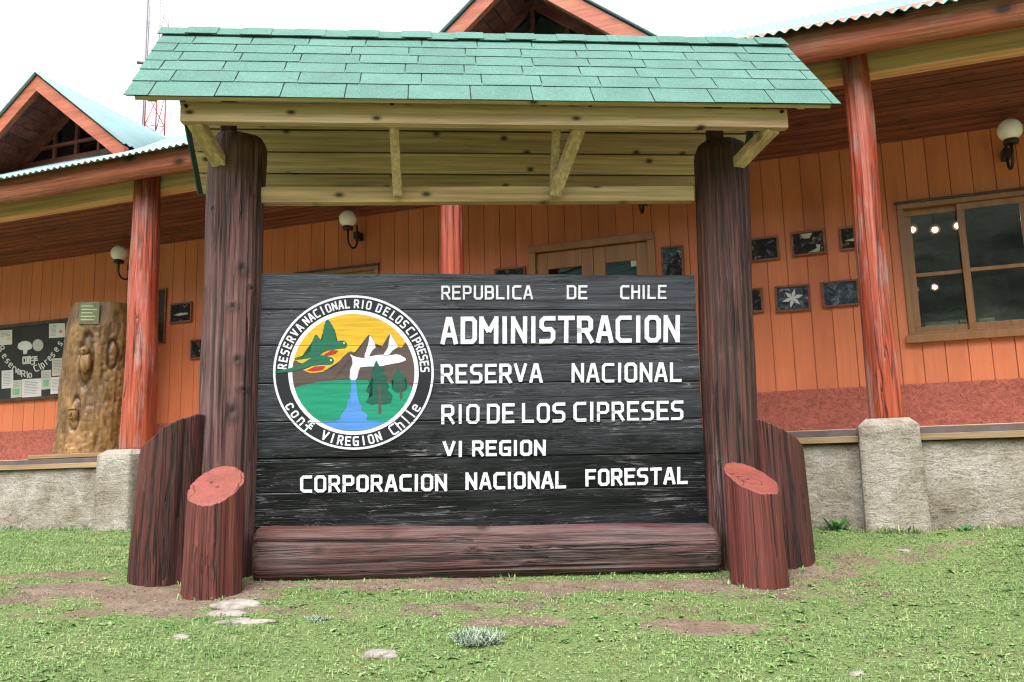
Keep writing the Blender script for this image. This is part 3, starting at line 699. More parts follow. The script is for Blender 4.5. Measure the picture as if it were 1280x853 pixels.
def ribbon1(bm, pts, wd, mp, y0, th, ext0=True, ext1=True):
    """flat painted stroke of width wd along pts (plane units), mapped by mp to (x,z)"""
    pts = [Vector(p) for p in pts]; closed = (pts[0]-pts[-1]).length < 1e-6
    if closed: pts = pts[:-1]
    n = len(pts); Lf, Rt = [], []
    for i, p in enumerate(pts):
        a = pts[i-1] if (i or closed) else None; b = pts[(i+1) % n] if (i < n-1 or closed) else None
        d1 = (p-a).normalized() if a is not None else None; d2 = (b-p).normalized() if b is not None else None
        if d1 is None: d1 = d2
        if d2 is None: d2 = d1
        n1 = Vector((-d1.y, d1.x)); n2 = Vector((-d2.y, d2.x)); m = (n1+n2)
        m = m/ max(m.length_squared/2, .55) if m.length > 1e-4 else n1
        q = Vector(p)
        if a is None and ext0: q = p - d1*wd*.5
        if b is None and ext1: q = p + d2*wd*.5
        Lf.append(q + m*wd/2); Rt.append(q - m*wd/2)
    vs = []
    for q in range(n):
        l, r_ = mp(*Lf[q]), mp(*Rt[q])
        vs.append([bm.verts.new((l[0], y0-th, l[1])), bm.verts.new((r_[0], y0-th, r_[1])), bm.verts.new((r_[0], y0, r_[1])), bm.verts.new((l[0], y0, l[1]))])
    for i in range(n if closed else n-1):
        a, b = vs[i], vs[(i+1) % n]
        for k in (0, 1, 3): bm.faces.new((a[k], a[(k+1) % 4], b[(k+1) % 4], b[k]))
    if not closed: bm.faces.new(vs[0]); bm.faces.new(vs[-1][::-1])
def layout(word, sp=.26):
    x = 0; out = []
    for i, ch in enumerate(word):
        wd, st = G[ch]; e = .07 if ch == 'I' else 0
        if i: x += e
        out.append((x, wd, st)); x += wd + sp + e*(i < len(word)-1)
    return out, x - sp
cnt = [0]
def word_line(bm, word, x0, x1, yb0, yb1, h, wd, mp, y, th=.002, sp=.34):
    """word in picture-plane units: from x0 to x1, baseline yb0..yb1 (y down), cap height h"""
    lay, tot = layout(word, sp); k = (x1-x0-wd)/tot
    for ox, w_, st in lay:
        jx, jy, js = random.uniform(-.012, .012), random.uniform(-.012, .012), random.uniform(-.012, .012)
        for pl in st:
            cnt[0] += 1
            P = []
            for gx, gy in pl:
                s = (ox+gx+jx+js*gy)*k; f_ = s/max(x1-x0, 1e-6)
                P.append((x0 + wd/2 + s, yb0 + (yb1-yb0)*f_ - wd/2 - (gy+jy*.5)*(h-wd)))
            ribbon(bm, P, wd*random.uniform(.94, 1.06), mp, y, th + .00012*(cnt[0] % 7))
def word_arc(bm, word, a0, a1, rm, h, wd, ctr, mp, y, inward=False, asp=1.0, th=.002, el=1.0):
    """letters centred on an arc of radius rm between angles a0, a1 (degrees); inward = letter tops towards the centre"""
    n = len(word)
    for i, ch in enumerate(word):
        w_, st = G[ch]; a = R(a0 + (a1-a0)*i/max(n-1, 1)); 
        er = Vector((math.cos(a), -math.sin(a)*el)); et = Vector((math.sin(a), math.cos(a)*el))     # y down
        if inward: er, et = -er, -et
        base = Vector(ctr) + Vector((math.cos(a), -math.sin(a)*el))*rm
        for pl in st:
            cnt[0] += 1
            ribbon(bm, [tuple(base + et*((gx-w_/2)*h*asp) + er*((gy-.5)*h)) for gx, gy in pl], wd, mp, y, th + .00012*(cnt[0] % 7))

# ------------------------------------------------------------------ the sign shelter
rs = thing('entrance_sign', 'big black lettered wooden sign between log posts under a green shingled roof', 'sign', SG.o, SG.a)
BF = -.03                                                    # front of the board
sg = lambda px, py, w=BF: SG.un(px, py, w)
zl = ground_z(*SG.world(-1.66, 0, 0).xy); zr = ground_z(*SG.world(1.3, 0, 0).xy)
def trunk_at(px0, py0, px1, py1, w, r0, r1, zb, ztop, seed, mats, **kw):
    u0, z0 = sg(px0, py0, w); u1, z1 = sg(px1, py1, w); k = (u1-u0)/(z1-z0)
    return log_mesh((u0+k*(zb-z0), w, zb), (u0+k*(ztop-z0), w, ztop), r0, r1, seed, **kw)
obj('post', trunk_at(284, 650, 297, 200, 0, .165, .166, -.15, 2.665, 1, None, n=150, rings=200, lump=.065, groove=.025, dome=.16, knots=[(-1.1, .70, 0.045, 0.045), (-2.55, .655, 0.033, 0.060), (-1.35, .62, 0.045, 0.030), (-.75, .66, 0.030, 0.030), (-1.15, .51, 0.045, 0.038), (-.9, .45, 0.053, 0.022), (-1.25, .405, 0.045, 0.075), (-2.2, .83, 0.022, 0.030), (-.5, .86, 0.030, 0.030)], splits=[(-2.0, .1, .75, .006, .06), (-1.7, .3, .95, .005, .05), (-.85, .02, .6, .007, .07), (-.55, .3, .9, .006, .05)]), [MT['post_l'], MT['post_r']], rs)
obj('post', trunk_at(916, 650, 901, 200, 0, .158, .17, -.15, 2.65, 2, None, n=150, rings=200, lump=.035, groove=.025, dome=.16, knots=[(-2.3, .28, .012, .012), (-1.2, .24, .012, .012)], splits=[(-2.3, .1, .9, .005, .05), (-1.95, .35, .98, .005, .06), (-1.6, .05, .7, .006, .06), (-1.2, .3, .95, .005, .06), (-.8, .1, .8, .006, .06)]), [MT['post_r'], MT['post_r']], rs)
u0, z0 = sg(323, 695, -.06); u1, z1 = sg(891, 687, -.06)
obj('sill_log', log_mesh((u0, -.07, z0+.008), (u1, -.07, z1+.005), .158, .148, 4, n=130, rings=320, lump=.045, groove=.02, dome=.10, axis='x', knots=[(3.3, .5, .012, .07), (3.05, .46, .01, .05), (3.4, .58, .012, .05), (3.3, .97, .012, .012)], splits=[(2.75, .0, .46, .006, .09), (3.25, .02, .62, .004, .05), (2.5, .4, .98, .004, .05), (2.95, .55, .99, .005, .06), (3.6, .3, .8, .004, .04)]), [MT['sill'], MT['cut']], rs)
# board of seven planks
cols_ = [(327, 868), (885, 317)]
rows_y = [341, 387, 432, 480, 528, 574, 617, 668]
def bpt(s, y):                                               # s 0..1 across, y = height in the picture's left edge
    t = (y-341)/(668-341)
    xl = 327 + (317-327)*t; xr = 868 + (885-868)*t; yr = 344 + (657-344)*t
    return sg(xl + (xr-xl)*s, y + (yr-y)*s)
bm = BM()
for i in range(7):
    ya, yb = rows_y[i], rows_y[i+1]; n = 60; tilt = random.uniform(-.003, .003); off = random.uniform(-.002, .002)
    rows = []
    for k in range(n+1):
        s = k/n; wob = noise.noise((s*9, i*3.3, 0))*.0025
        a = bpt(s, ya); b = bpt(s, yb)
        g_ = .0018
        top = a[1]-g_+wob*.6; bot = b[1]+g_+noise.noise((s*9, (i+1)*3.3, 0))*.0015
        if i == 0: top += noise.noise((s*14, 5, 0))*.004
        x = a[0] + (0 if 0 < k < n else noise.noise((i, k, 3))*.004)
        y = BF+off
        rows.append([bm.verts.new(q) for q in ((x, y+.004, top), (x, y+tilt, top-.005), (b[0], y-tilt, bot+.005), (b[0], y+.004, bot), (b[0], y+.05, bot), (x, y+.05, top))])
    for a, b in zip(rows[:-1], rows[1:]):
        for k in range(6): bm.faces.new((a[k], a[(k+1) % 6], b[(k+1) % 6], b[k]))
    bm.faces.new(rows[0]); bm.faces.new(rows[-1][::-1])
a = bpt(.004, 343); b = bpt(.996, 343); c = bpt(.996, 666); d = bpt(.004, 666); prism(bm, [d, c, b, a], BF+.052, BF+.06)
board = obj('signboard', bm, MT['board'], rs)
mpB = lambda x, y: sg(x, y)
YL = BF - .0055
def text_line(words, h, wd):
    for w_, x0, x1, y0, y1 in words:
        bm = BM(); word_line(bm, w_, x0, x1, y0, y1, h, wd*.88, mpB, YL); obj('lettering', bm, PT['white'], board)
text_line([('REPUBLICA', 551.5, 666, 375, 374.7), ('DE', 708, 734, 374.7, 374.6), ('CHILE', 775, 832.5, 374.5, 374.3)], 17.5, 3.0)
text_line([('ADMINISTRACION', 551, 849, 430.6, 428.2)], 34, 6.2)
text_line([('RESERVA', 551, 678, 480.4, 479), ('NACIONAL', 714, 851.5, 479, 477.8)], 24.6, 4.4)
text_line([('RIO', 551.5, 599, 530.6, 530), ('DE', 608.5, 643, 529.6, 529), ('LOS', 652.5, 706.5, 529, 528.2), ('CIPRESES', 717, 854, 527.6, 525.6)], 24.6, 4.3)
text_line([('VI', 553.5, 577, 571.8, 571.3), ('REGION', 590, 682, 570.8, 569.8)], 20, 4.4)
text_line([('CORPORACION', 375.5, 559, 616, 614), ('NACIONAL', 582, 707.5, 612.5, 610.6), ('FORESTAL', 731.5, 859, 608.2, 605)], 21.5, 4.4)
# round painted emblem, outlines in its own units
EC = (473, 450); EK = 3.879
mpE = lambda x, y: sg(320 + x/EK, 350 + y/EK)
def ell(rx, ry, n=96): return [(EC[0]+rx*math.cos(2*math.pi*k/n), EC[1]+ry*math.sin(2*math.pi*k/n)) for k in range(n)]
def clip(poly, conv):
    def inside(p, a, b): return (b[0]-a[0])*(p[1]-a[1]) - (b[1]-a[1])*(p[0]-a[0]) >= 0
    out = poly
    for i in range(len(conv)):
        a, b = conv[i], conv[(i+1) % len(conv)]; inp, out = out, []
        for j in range(len(inp)):
            p, q = inp[j-1], inp[j]; ip, iq = inside(p, a, b), inside(q, a, b)
            if ip != iq:
                d1 = (b[0]-a[0])*(p[1]-a[1]) - (b[1]-a[1])*(p[0]-a[0]); d2 = (b[0]-a[0])*(q[1]-a[1]) - (b[1]-a[1])*(q[0]-a[0]); t = d1/(d1-d2)
                out.append((p[0]+(q[0]-p[0])*t, p[1]+(q[1]-p[1])*t))
            if iq: out.append(q)
    return out
def layer(name, polys, m, th):
    for p in polys:
        if 6 < len(p) < 60 and name != 'emblem_tree': p = [((a[0]*(1-t)+b[0]*t), (a[1]*(1-t)+b[1]*t)) for a, b in zip(p, p[1:]+p[:1]) for t in (.22, .78)]
        bm = BM(); q = [mpE(*a) for a in p]
        area = sum(q[i-1][0]*q[i][1]-q[i][0]*q[i-1][1] for i in range(len(q)))
        if area < 0: q = q[::-1]
        fs = prism(bm, q, YL-th, YL)
        bmesh.ops.triangulate(bm, faces=[f for f in bm.faces if len(f.verts) > 4])
        obj(name, bm, PT[m], board)
inner = ell(296, 283)
layer('emblem_rim', [ell(389, 374)], 'white', .0004)
layer('emblem_band', [ell(378, 363)], 'black', .0009)
layer('emblem_ring', [ell(316, 302)], 'white', .0014)
layer('emblem_sky', [inner], 'yellow', .0019)
layer('emblem_land', [clip([(120, 392), (200, 392), (240, 430), (330, 441), (388, 424), (408, 388), (455, 345), (480, 355), (500, 340), (525, 300), (552, 258), (585, 325), (608, 332), (630, 290), (652, 258), (690, 325), (702, 337), (732, 292), (780, 350), (860, 400), (860, 560), (120, 560)], inner)], 'brown', .0024)
layer('emblem_meadow', [clip([(100, 526), (185, 524), (250, 506), (340, 491), (400, 487), (470, 487), (560, 487), (620, 495), (700, 511), (860, 522), (860, 900), (100, 900)], inner)], 'green', .0029)
layer('emblem_river', [clip([(460, 486), (484, 486), (490, 545), (497, 590), (515, 615), (508, 632), (545, 655), (530, 684), (800, 687), (800, 860), (200, 860), (200, 687), (405, 684), (415, 650), (440, 625), (445, 590), (460, 570), (452, 555), (465, 535)], inner)], 'blue', .0034)
layer('emblem_snow', [[(552, 262), (585, 325), (562, 345), (547, 378), (523, 378), (540, 330), (548, 300)], [(652, 262), (690, 325), (662, 345), (640, 370), (613, 372), (640, 330)],
      [(455, 360), (475, 372), (520, 382), (545, 374), (600, 363), (650, 367), (690, 360), (735, 387), (700, 402), (650, 410), (600, 421), (540, 421), (495, 427), (491, 487), (454, 487), (458, 430), (472, 405), (468, 385)]], 'white', .0036)
layer('emblem_tree', [[(583, 390), (600, 420), (625, 432), (612, 445), (642, 476), (626, 486), (650, 520), (636, 532), (664, 562), (655, 597), (620, 606), (590, 600), (560, 607), (532, 592), (545, 575), (565, 565), (531, 540), (540, 524), (562, 520), (545, 492), (566, 475), (560, 455), (573, 430)]], 'tree', .0040)
layer('emblem_tree', [[(688, 416), (702, 450), (728, 472), (716, 488), (733, 530), (710, 547), (680, 547), (659, 530), (670, 492), (657, 480), (677, 455)]], 'tree', .0040)
layer('emblem_trunk', [[(595, 512), (606, 512), (609, 647), (593, 647)], [(699, 490), (707, 490), (710, 577), (697, 577)]], 'brown', .0044)
layer('emblem_belly', [[(228, 438), (300, 410), (350, 410), (372, 414), (325, 446), (268, 453)]], 'yellow', .0030)
layer('emblem_parrot', [[(345, 186), (370, 218), (390, 262), (388, 300), (425, 293), (446, 312), (436, 332), (405, 334), (370, 340), (335, 346), (300, 374), (190, 390), (187, 380), (262, 360), (270, 310), (290, 260), (312, 288), (325, 302), (326, 240)]], 'parrot', .0041)
layer('emblem_parrot', [[(290, 370), (330, 366), (345, 373), (372, 377), (381, 395), (365, 413), (320, 413), (270, 419), (230, 431), (180, 446), (104, 454), (98, 443), (190, 424), (240, 398), (262, 384)]], 'parrot', .0045)
layer('emblem_plumage', [[(332, 362), (370, 342), (400, 344), (385, 359), (340, 369)], [(248, 440), (285, 421), (338, 418), (325, 438), (275, 446)]], 'red', .0043)
layer('emblem_eye', [[(424, 304), (431, 304), (431, 311), (424, 311)], [(360, 387), (368, 387), (368, 395), (360, 395)]], 'white', .0049)
rmid = 346
def arc(*a, **k): bm = BM(); word_arc(bm, *a, **k); obj('emblem_lettering', bm, PT['white'], board)
kw = dict(ctr=EC, mp=mpE, y=YL-.0009, el=.962)
for w_, a, b in (('RESERVA', 175, 139), ('NACIONAL', 131.5, 95), ('RIO', 87.5, 77.5), ('DE', 69, 62.5), ('LOS', 56, 44.5), ('CIPRESES', 37.5, 2.5)): arc(w_, a, b, rmid, 37, 7.6, asp=.85, th=.0012, **kw)
arc('con&', 209, 231.5, rmid, 47, 7.8, inward=True, th=.0012, asp=1.0, **kw)
arc('VI', 246.5, 253.0, rmid, 40, 8.6, inward=True, th=.0012, **kw)
arc('REGION', 259.5, 290.5, rmid, 40, 8.2, asp=.9, inward=True, th=.0012, **kw)
arc('Chile', 304, 329.5, rmid, 47, 7.8, inward=True, th=.0012, **kw)

# roof of the shelter
RWs, RZs = .05, 3.40; FE = (-.60, 2.665); BE = (.78, 2.585)
uL = lambda t: -2.117 - .015*t; uR = lambda t: 1.893 - .03*t
def slope_pt(u, t, side, off=0.0):
    a = FE if side < 0 else BE; dw, dz = RWs-a[0], RZs-a[1]; L = math.hypot(dw, dz)
    nrm = (-dz/L, dw/L) if side < 0 else (dz/L, -dw/L)
    if nrm[1] < 0: nrm = (-nrm[0], -nrm[1])
    return Vector((u, a[0]+dw*t + nrm[0]*off, a[1]+dz*t + nrm[1]*off))
def slab(bm, side, ua0, ub0, t0, ua1, ub1, t1, o0, o1, th, mi=0):
    lo = [slope_pt(ua0, t0, side, o0), slope_pt(ub0, t0, side, o0), slope_pt(ub1, t1, side, o1), slope_pt(ua1, t1, side, o1)]
    hi = [slope_pt(ua0, t0, side, o0+th), slope_pt(ub0, t0, side, o0+th), slope_pt(ub1, t1, side, o1+th), slope_pt(ua1, t1, side, o1+th)]
    a = [bm.verts.new(p) for p in lo]; b = [bm.verts.new(p) for p in hi]
    for f in ((a[3], a[2], a[1], a[0]), tuple(b)): bm.faces.new(f).material_index = mi
    for i in range(4): bm.faces.new((a[i], a[(i+1) % 4], b[(i+1) % 4], b[i])).material_index = mi
bm = BM()
for side, n in ((-1, 7), (1, 7)):
    for i in range(n):
        t0, t1 = i/n+.003, (i+1)/n-.003; ins = .05
        rr = 1.893 if side < 0 else 1.80
        slab(bm, side, uL(t0)+ins, rr-.03*t0-ins, t0+.005, uL(t1)+ins, rr-.03*t1-ins, t1, -.024+random.uniform(-.002, .002), -.024, .022)
obj('roof_deck', bm, MT['pine_x'], rs)
bm = BM(); nco = 6
for side in (-1, 1):
    rr = 1.893 if side < 0 else 1.82
    slab(bm, side, uL(0)+.01, rr-.01, .0, uL(1)+.01, rr-.04, .985, 0.0, 0.0, .004, 1)
    bounds = [0, .185, .345, .49, .63, .765, .90]
    for c in range(nco):
        t0, t1 = bounds[c], min(bounds[c+1]+.05, .97); per = .348
        off = -((c*.5) % 1)*per + (.02 if c % 2 else .12) + random.uniform(-.02, .02)
        u = uL(t0)+off-per; k = 0
        while u < rr:
            a, b = max(u+.0035, uL(t0)), min(u+per-.0035, rr-.03*t0)
            if b-a > .01:
                dt = random.uniform(-.005, .005); lift = random.uniform(0, .004)
                slab(bm, side, a, b, t0+dt-.012*(c == 0), a, b, t1, .007+lift*.6+(.002 if c else 0), .0042, .0035)
            u += per
# ridge caps folded over the top
u = -2.15; k = 0
while u < 1.86:
    b = min(u+.19, 1.875); l0 = .006*(k % 2)+random.uniform(0, .004)
    slab(bm, -1, u, b, .885+random.uniform(-.006, .006), u, b, 1.004, .019+l0, .016+l0, .006); slab(bm, 1, u, b, .885, u, b, 1.004, .0185+l0, .0155+l0, .006)
    u += .166; k += 1
obj('shingles', bm, [MT['shingle'], MT['underlay']], rs)
# timbers
bm = BM(); a0 = sg(225, 138, -.5); a1 = sg(985, 147, -.5)
beam(bm, (a0[0], -.47, a0[1]-.005), (a1[0], -.47, a1[1]-.005), .06, .115, .005); obj('front_beam', bm, MT['pine_x'], rs)
for px, py in ((233, 133), (490, 130), (738, 132), (977, 140)):
    bm = BM(); u, z = sg(px, py, -.5); tube(bm, [(u, -.5085, z), (u, -.49, z)], .011, 10); obj('bolt_hole', bm, MT['black_metal'], rs)
bm = BM(); a0 = sg(325, 244, -.04); a1 = sg(868, 242, -.04)
beam(bm, (a0[0], -.005, a0[1]+.002), (a1[0], -.005, a1[1]+.002), .07, .1, .005); obj('cross_beam', bm, MT['pine_new'], rs)
def strut(p0, p1, w0, w1, wx, wz, name='strut'):
    a = sg(*p0, w0); b = sg(*p1, w1); bm = BM(); beam(bm, (a[0], w0, a[1]), (b[0], w1, b[1]), wx, wz, .004); obj(name, bm, MT['pine_y'], rs)
strut((492, 146), (497, 243), -.45, -.075, .055, .045)
strut((729, 146), (693, 243), -.45, -.075, .07, .05)
strut((696, 148), (692, 236), -.30, -.052, .05, .045)
strut((244, 152), (275, 204), -.46, -.14, .085, .06, 'end_brace')
strut((966, 160), (922, 205), -.46, -.15, .085, .06, 'end_brace')
for px, w_ in ((285, .06), (894, .07)):
    bm = BM(); u = sg(px, 165, .03)[0]; box(bm, u-w_/2-.01, u+w_/2+.01, .0, .09, 2.6, 3.32, .005); obj('king_post', bm, MT['slab'], rs)
bm = BM(); box(bm, -2.03, 1.76, .03, .07, 3.27, 3.355, .004); obj('ridge_beam', bm, MT['pine_x'], rs)
for u in (-2.02, -.7, .35, 1.72):
    bm = BM(); beam(bm, slope_pt(u, .12, -1, -.055), slope_pt(u, .93, -1, -.055), .05, .06, .004); obj('rafter', bm, MT['pine_y'], rs)

# logs standing beside the posts
def planted(px, py, w):
    u = SG.un(px, py, w)[0]; p = SG.world(u, w, 0); return u, Vector((p.x, p.y, ground_z(p.x, p.y)))
def stump(name, label, px, w, r0, r1, h_px, cut, seed, mats, group, lean=0.0, lump=.02, flute=.03, splits=()):
    u, p = planted(px, 690, w); zt = SG.un(px, h_px, w)[1]
    r_ = thing(name, label, 'log', p, SG.a, group)
    o = obj('trunk', log_mesh((0, 0, -.12), (lean, 0, zt-p.z), r0, r1, seed, n=140, rings=110, lump=lump, groove=.018, cut=cut, flute=flute, splits=splits), mats, r_)
    return r_
stump('log_stump', 'short red log stump with slanted painted top in front of the left post', 265.5, -.45, .152, .138, 607, (.12, .72), 11, [MT['stump'], MT['cut']], 'short cut logs by the sign posts', .008, splits=[(-1.95, -.1, .7, .003, .05), (-1.25, .35, 1.1, .004, .05)])
stump('log_stump', 'short red log stump with slanted painted top in front of the right post', 948, -.45, .155, .142, 598, (-.24, .56), 12, [MT['stump'], MT['cut']], 'short cut logs by the sign posts', -.01, splits=[(-1.15, .45, 1.1, .004, .05), (-2.0, -.1, .5, .003, .04)])
stump('log_buttress', 'dark red split log with curved slanting top leaning on the left side of the sign', 205, -.1, .185, .178, 545, (.60, -.2), 13, [MT['slab'], MT['cut']], 'tall slanted logs at the ends of the sign', .035, .03, .04, splits=[(-1.85, -.1, 1.1, .005, .09), (-1.3, .1, 1.1, .004, .07), (-.95, .4, 1.1, .004, .06)])
stump('log_buttress', 'dark red split log with curved slanting top, right of the sign before the concrete wall', 983, -.02, .168, .16, 543, (-.6, -.13), 14, [MT['slab'], MT['cut']], 'tall slanted logs at the ends of the sign', -.025, .03, .04, splits=[(-1.5, -.1, 1.1, .006, .1), (-1.0, -.1, .8, .004, .07)])

# ------------------------------------------------------------------ things on the porch
def on_wall(name, label, cat, u, z, w=WALLW, group=None): return thing(name, label, cat, BD.world(u, w, z), BD.a, group)
# globe lamps
def lamp(label):
    r_ = on_wall('wall_lamp', label, 'lamp', 0, 0, group='globe lamps along the porch wall')
    bm = BM(); t_ = BM(); bmesh.ops.create_uvsphere(t_, u_segments=28, v_segments=18, radius=.092)
    for f in t_.faces: f.smooth = True
    merge(bm, t_, Matrix.Translation((0, -.27, .0))); obj('globe', bm, MT['globe'], r_)
    bm = BM(); lathe(bm, [(.03, -.115), (.056, -.112), (.056, -.082), (.03, -.078)], (0, -.27, 0)); obj('cup', bm, MT['black_metal'], r_)
    bm = BM(); pts = [(0, -.27, -.11)] + [(0, -.18-.09*math.cos(R(a)), -.20-.085*math.sin(R(a))) for a in range(0, 181, 15)] + [(0, -.09, -.02)]
    tube(bm, pts, .011, 10); obj('arm', bm, MT['black_metal'], r_)
    bm = BM(); box(bm, -.03, .03, -.115, 0, -.17, -.09, .005); obj('bracket', bm, MT['black_metal'], r_)
    return r_
proto = lamp('milky globe lamp on black hooked arm at far left, above the carved trunk')
def put_lamp(o, px, py): u, z = BD.un(px, py, WALLW-.27); o.location = BD.world(u, WALLW, z)
put_lamp(proto, 149, 317)
for lab, px, py in (('milky globe lamp on black hooked arm just right of the left sign post', 435, 274), ('lamp showing only its black hooked arm tip below the pine cross beam', 798, 225), ('milky globe lamp on a black hooked arm high on the wall above the big window', 1262, 163)):
    put_lamp(dup(proto, lab), px, py)
# framed photographs
def photo_mat(name, kind, seed, cols):
    M = Mat(name); tc = M.n('TexCoord').outputs['Object']; v = M.n('Mapping', {'Vector': tc, 'Location': (seed*3.7, seed, seed*1.9)}).outputs[0]
    a = M.noise(v, 16, 8, .7, .8); M.p(col=M.ramp(a, cols), rough=.5, spec=.15)
    return M.m
dk = [(.42, (.004, .004, .005)), (.54, (.015, .013, .013)), (.6, (.09, .07, .07)), (.7, (.34, .3, .28))]
cold = [(.35, (.008, .01, .015)), (.52, (.04, .055, .085)), (.62, (.15, .17, .22)), (.74, (.42, .42, .44))]
pics = [('dark', (955, 311), (937, 974, 297, 327), dk, 'dark framed photo in the upper row, touching the right sign post', None),
 ('river', (1010, 303), (989, 1032, 289, 320), dk, 'framed photo of a pale stream between dark rocks, in the upper row', 'river'),
 ('bird', (1066, 298), (1049, 1090, 283, 313), dk, 'dark photo with a pale streak, its right half behind the red column', 'streak'),
 ('small', (947, 376), (930, 954, 361, 392), dk, 'small framed photo mostly hidden by the right sign post, beside the white flower photo', None),
 ('flower', (991, 373), (969, 1013, 357, 390), cold, 'framed photo of a white flower on dark blue, lower row beside the right sign post', 'flower'),
 ('flight', (1051, 367), (1027, 1074, 351, 384), cold, 'framed cold blue photo of dry branches, lower row beside the right porch column', 'wing'),
 ('peak', (841, 326), (827, 855, 308, 350), cold, 'upright framed photo of a dark rocky peak on pale blue, right of the door', 'peak'),
 ('left', (638, 339), (619, 658, 335, 372), dk, 'framed picture whose top edge just shows above the signboard, left of the door', None),
 ('portrait', (227, 391), (214, 241, 379, 404), dk, 'small black and white framed photo between the left column and left sign post', 'streak'),
 ('edge', (246, 437), (239, 262, 424, 449), dk, 'small dark framed photo half hidden by the left sign post', None),
 ('blue', (162, 396), (150, 176, 386, 408), cold, 'small bluish framed photo between the carved trunk and the left column', None),
 ('tall', (197, 396), (183, 208.5, 362, 430), [(.3, (.02, .012, .008)), (.7, (.06, .04, .03))], 'tall narrow dark brown framed panel behind the left column', None)]
for i, (nm, c0, (x0, x1, y0, y1), cols, lab, extra) in enumerate(pics):
    cy = (y0+y1)/2; ua = wu(x0, cy)[0]; ub = wu(x1, cy)[0]; cx = (x0+x1)/2; za = wu(cx, y1)[1]; zb = wu(cx, y0)[1]
    uc, zc, hw, hh = (ua+ub)/2, (za+zb)/2, (ub-ua)/2, (zb-za)/2
    r_ = on_wall('picture_frame', lab, 'picture', uc, zc, WALLW-.004, 'framed photographs on the porch wall')
    r_.rotation_euler = (0, R(random.uniform(-.8, .8)), BD.a)
    bm = BM(); frame_bm(bm, -hw, hw, -hh, hh, .019, -.024, 0, .003); obj('frame', bm, MT['picwood'], r_)
    bm = BM(); box(bm, -hw+.017, hw-.017, -.012, -.002, -hh+.017, hh-.017); ph = obj('photo', bm, photo_mat('photo print '+nm, nm, i+1.3, cols), r_)
    w_, h_ = hw-.02, hh-.02
    if extra == 'flower':
        bm = BM()
        for k in range(6):
            a = R(60*k+15); L = (.92 if k % 3 else 1.0)*min(w_*.75, h_*.95); d = Vector((math.cos(a), math.sin(a))); n_ = Vector((-d.y, d.x))
            P = [d*0.0+n_*.004, d*L*.45+n_*L*.2, d*L, d*L*.5-n_*L*.17, -n_*.004]; prism(bm, [(p.x, p.y) for p in P][::-1], -.0135-.0002*k, -.012)
        obj('flower_print', bm, MT['paper'], ph)
    elif extra == 'river':
        bm = BM(); prism(bm, [(-w_*.1, -h_*.95), (w_*.7, -h_*.95), (w_*.8, -h_*.3), (w_*.5, -h_*.2), (w_*.55, -h_*.6)], -.0132, -.012); obj('water_print', bm, MT['paper2'], ph)
        bm = BM(); prism(bm, [(-w_*.5, h_*.95), (w_*.35, h_*.95), (w_*.1, h_*.45), (-w_*.3, h_*.5)], -.0134, -.012); obj('sky_print', bm, MT['paper2'], ph)
    elif extra == 'streak':
        bm = BM(); prism(bm, [(-w_*.8, -h_*.2), (-w_*.1, -h_*.35), (w_*.8, -h_*.25), (w_*.7, -h_*.08), (-w_*.1, h_*.0)], -.0132, -.012); obj('pale_print', bm, MT['paper2'], ph)
    elif extra == 'peak':
        bm = BM(); prism(bm, [(-w_, -h_*.9), (w_, -h_*.9), (w_, h_*.1), (w_*.6, h_*.75), (w_*.25, h_*.35), (-w_*.2, h_*.05), (-w_*.5, -h_*.2)], -.0132, -.012); obj('rock_print', bm, photo_mat('rock print', 'r', 9, dk), ph)
    elif extra == 'wing':
        bm = BM(); prism(bm, [(-w_*.9, h_*.75), (-w_*.65, h_*.7), (-w_*.2, h_*.2), (-w_*.35, h_*.1)], -.0132, -.012); obj('shade_print', bm, MT['felt'], ph)
# notice board with pinned sheets
u0, z1 = wu(-62, 420, WALLW-.03); u1 = wu(86, 398, WALLW-.03)[0]; z1 = wu(84, 398, WALLW-.03)[1]; z0 = wu(78, 498, WALLW-.03)[1]
nb = on_wall('notice_board', 'black notice board with white letters and pinned sheets, left of the carved trunk', 'notice board', 0, 0, WALLW)
nb.location = BD.world(0, 0, 0)
NF = WALLW-.03
bm = BM(); frame_bm(bm, u0, u1, z0, z1, .04, NF-.012, WALLW-.002); obj('frame', bm, MT['darkwood'], nb)
bm = BM(); box(bm, u0+.035, u1-.035, NF, WALLW-.003, z0+.035, z1-.035); felt = obj('felt_panel', bm, MT['felt'], nb)
mpN = lambda x, y: wu(x/4, 360+y/4, NF)
bm = BM()
for ch, x, y, rot in [('R', 6, 305, -48), ('e', 22, 340, -44), ('s', 38, 365, -38), ('e', 54, 385, -32), ('r', 70, 402, -26), ('v', 84, 412, -18), ('a', 97, 420, -10), ('R', 117, 432, 0), ('i', 137, 437, 4), ('o', 151, 436, 8), ('C', 182, 405, 22), ('i', 201, 396, 26), ('p', 214, 386, 30), ('r', 233, 370, 36), ('e', 249, 352, 40), ('s', 264, 335, 46), ('e', 282, 308, 50), ('s', 300, 278, 56)]:
    w_, st = G[ch]; h = 29; a = R(rot); ex = Vector((math.cos(a), -math.sin(a))); ey = Vector((-math.sin(a), -math.cos(a)))
    for pl in st:
        cnt[0] += 1; ribbon(bm, [tuple(Vector((x, y)) + ex*((gx-w_/2)*h) + ey*((gy-.4)*h)) for gx, gy in pl], 4.5, mpN, NF, .002+.00012*(cnt[0] % 7))
word_line(bm, 'con', 112, 155, 383, 379, 54, 6, mpN, NF); word_line(bm, '&', 156, 190, 378, 376, 34, 6, mpN, NF)
obj('lettering', bm, MT['paper'], felt)
bm = BM()
def nprism(pts, th=.002):
    q = [mpN(*p) for p in pts]
    if sum(q[i-1][0]*q[i][1]-q[i][0]*q[i-1][1] for i in range(len(q))) < 0: q = q[::-1]
    prism(bm, q, NF-th, NF)
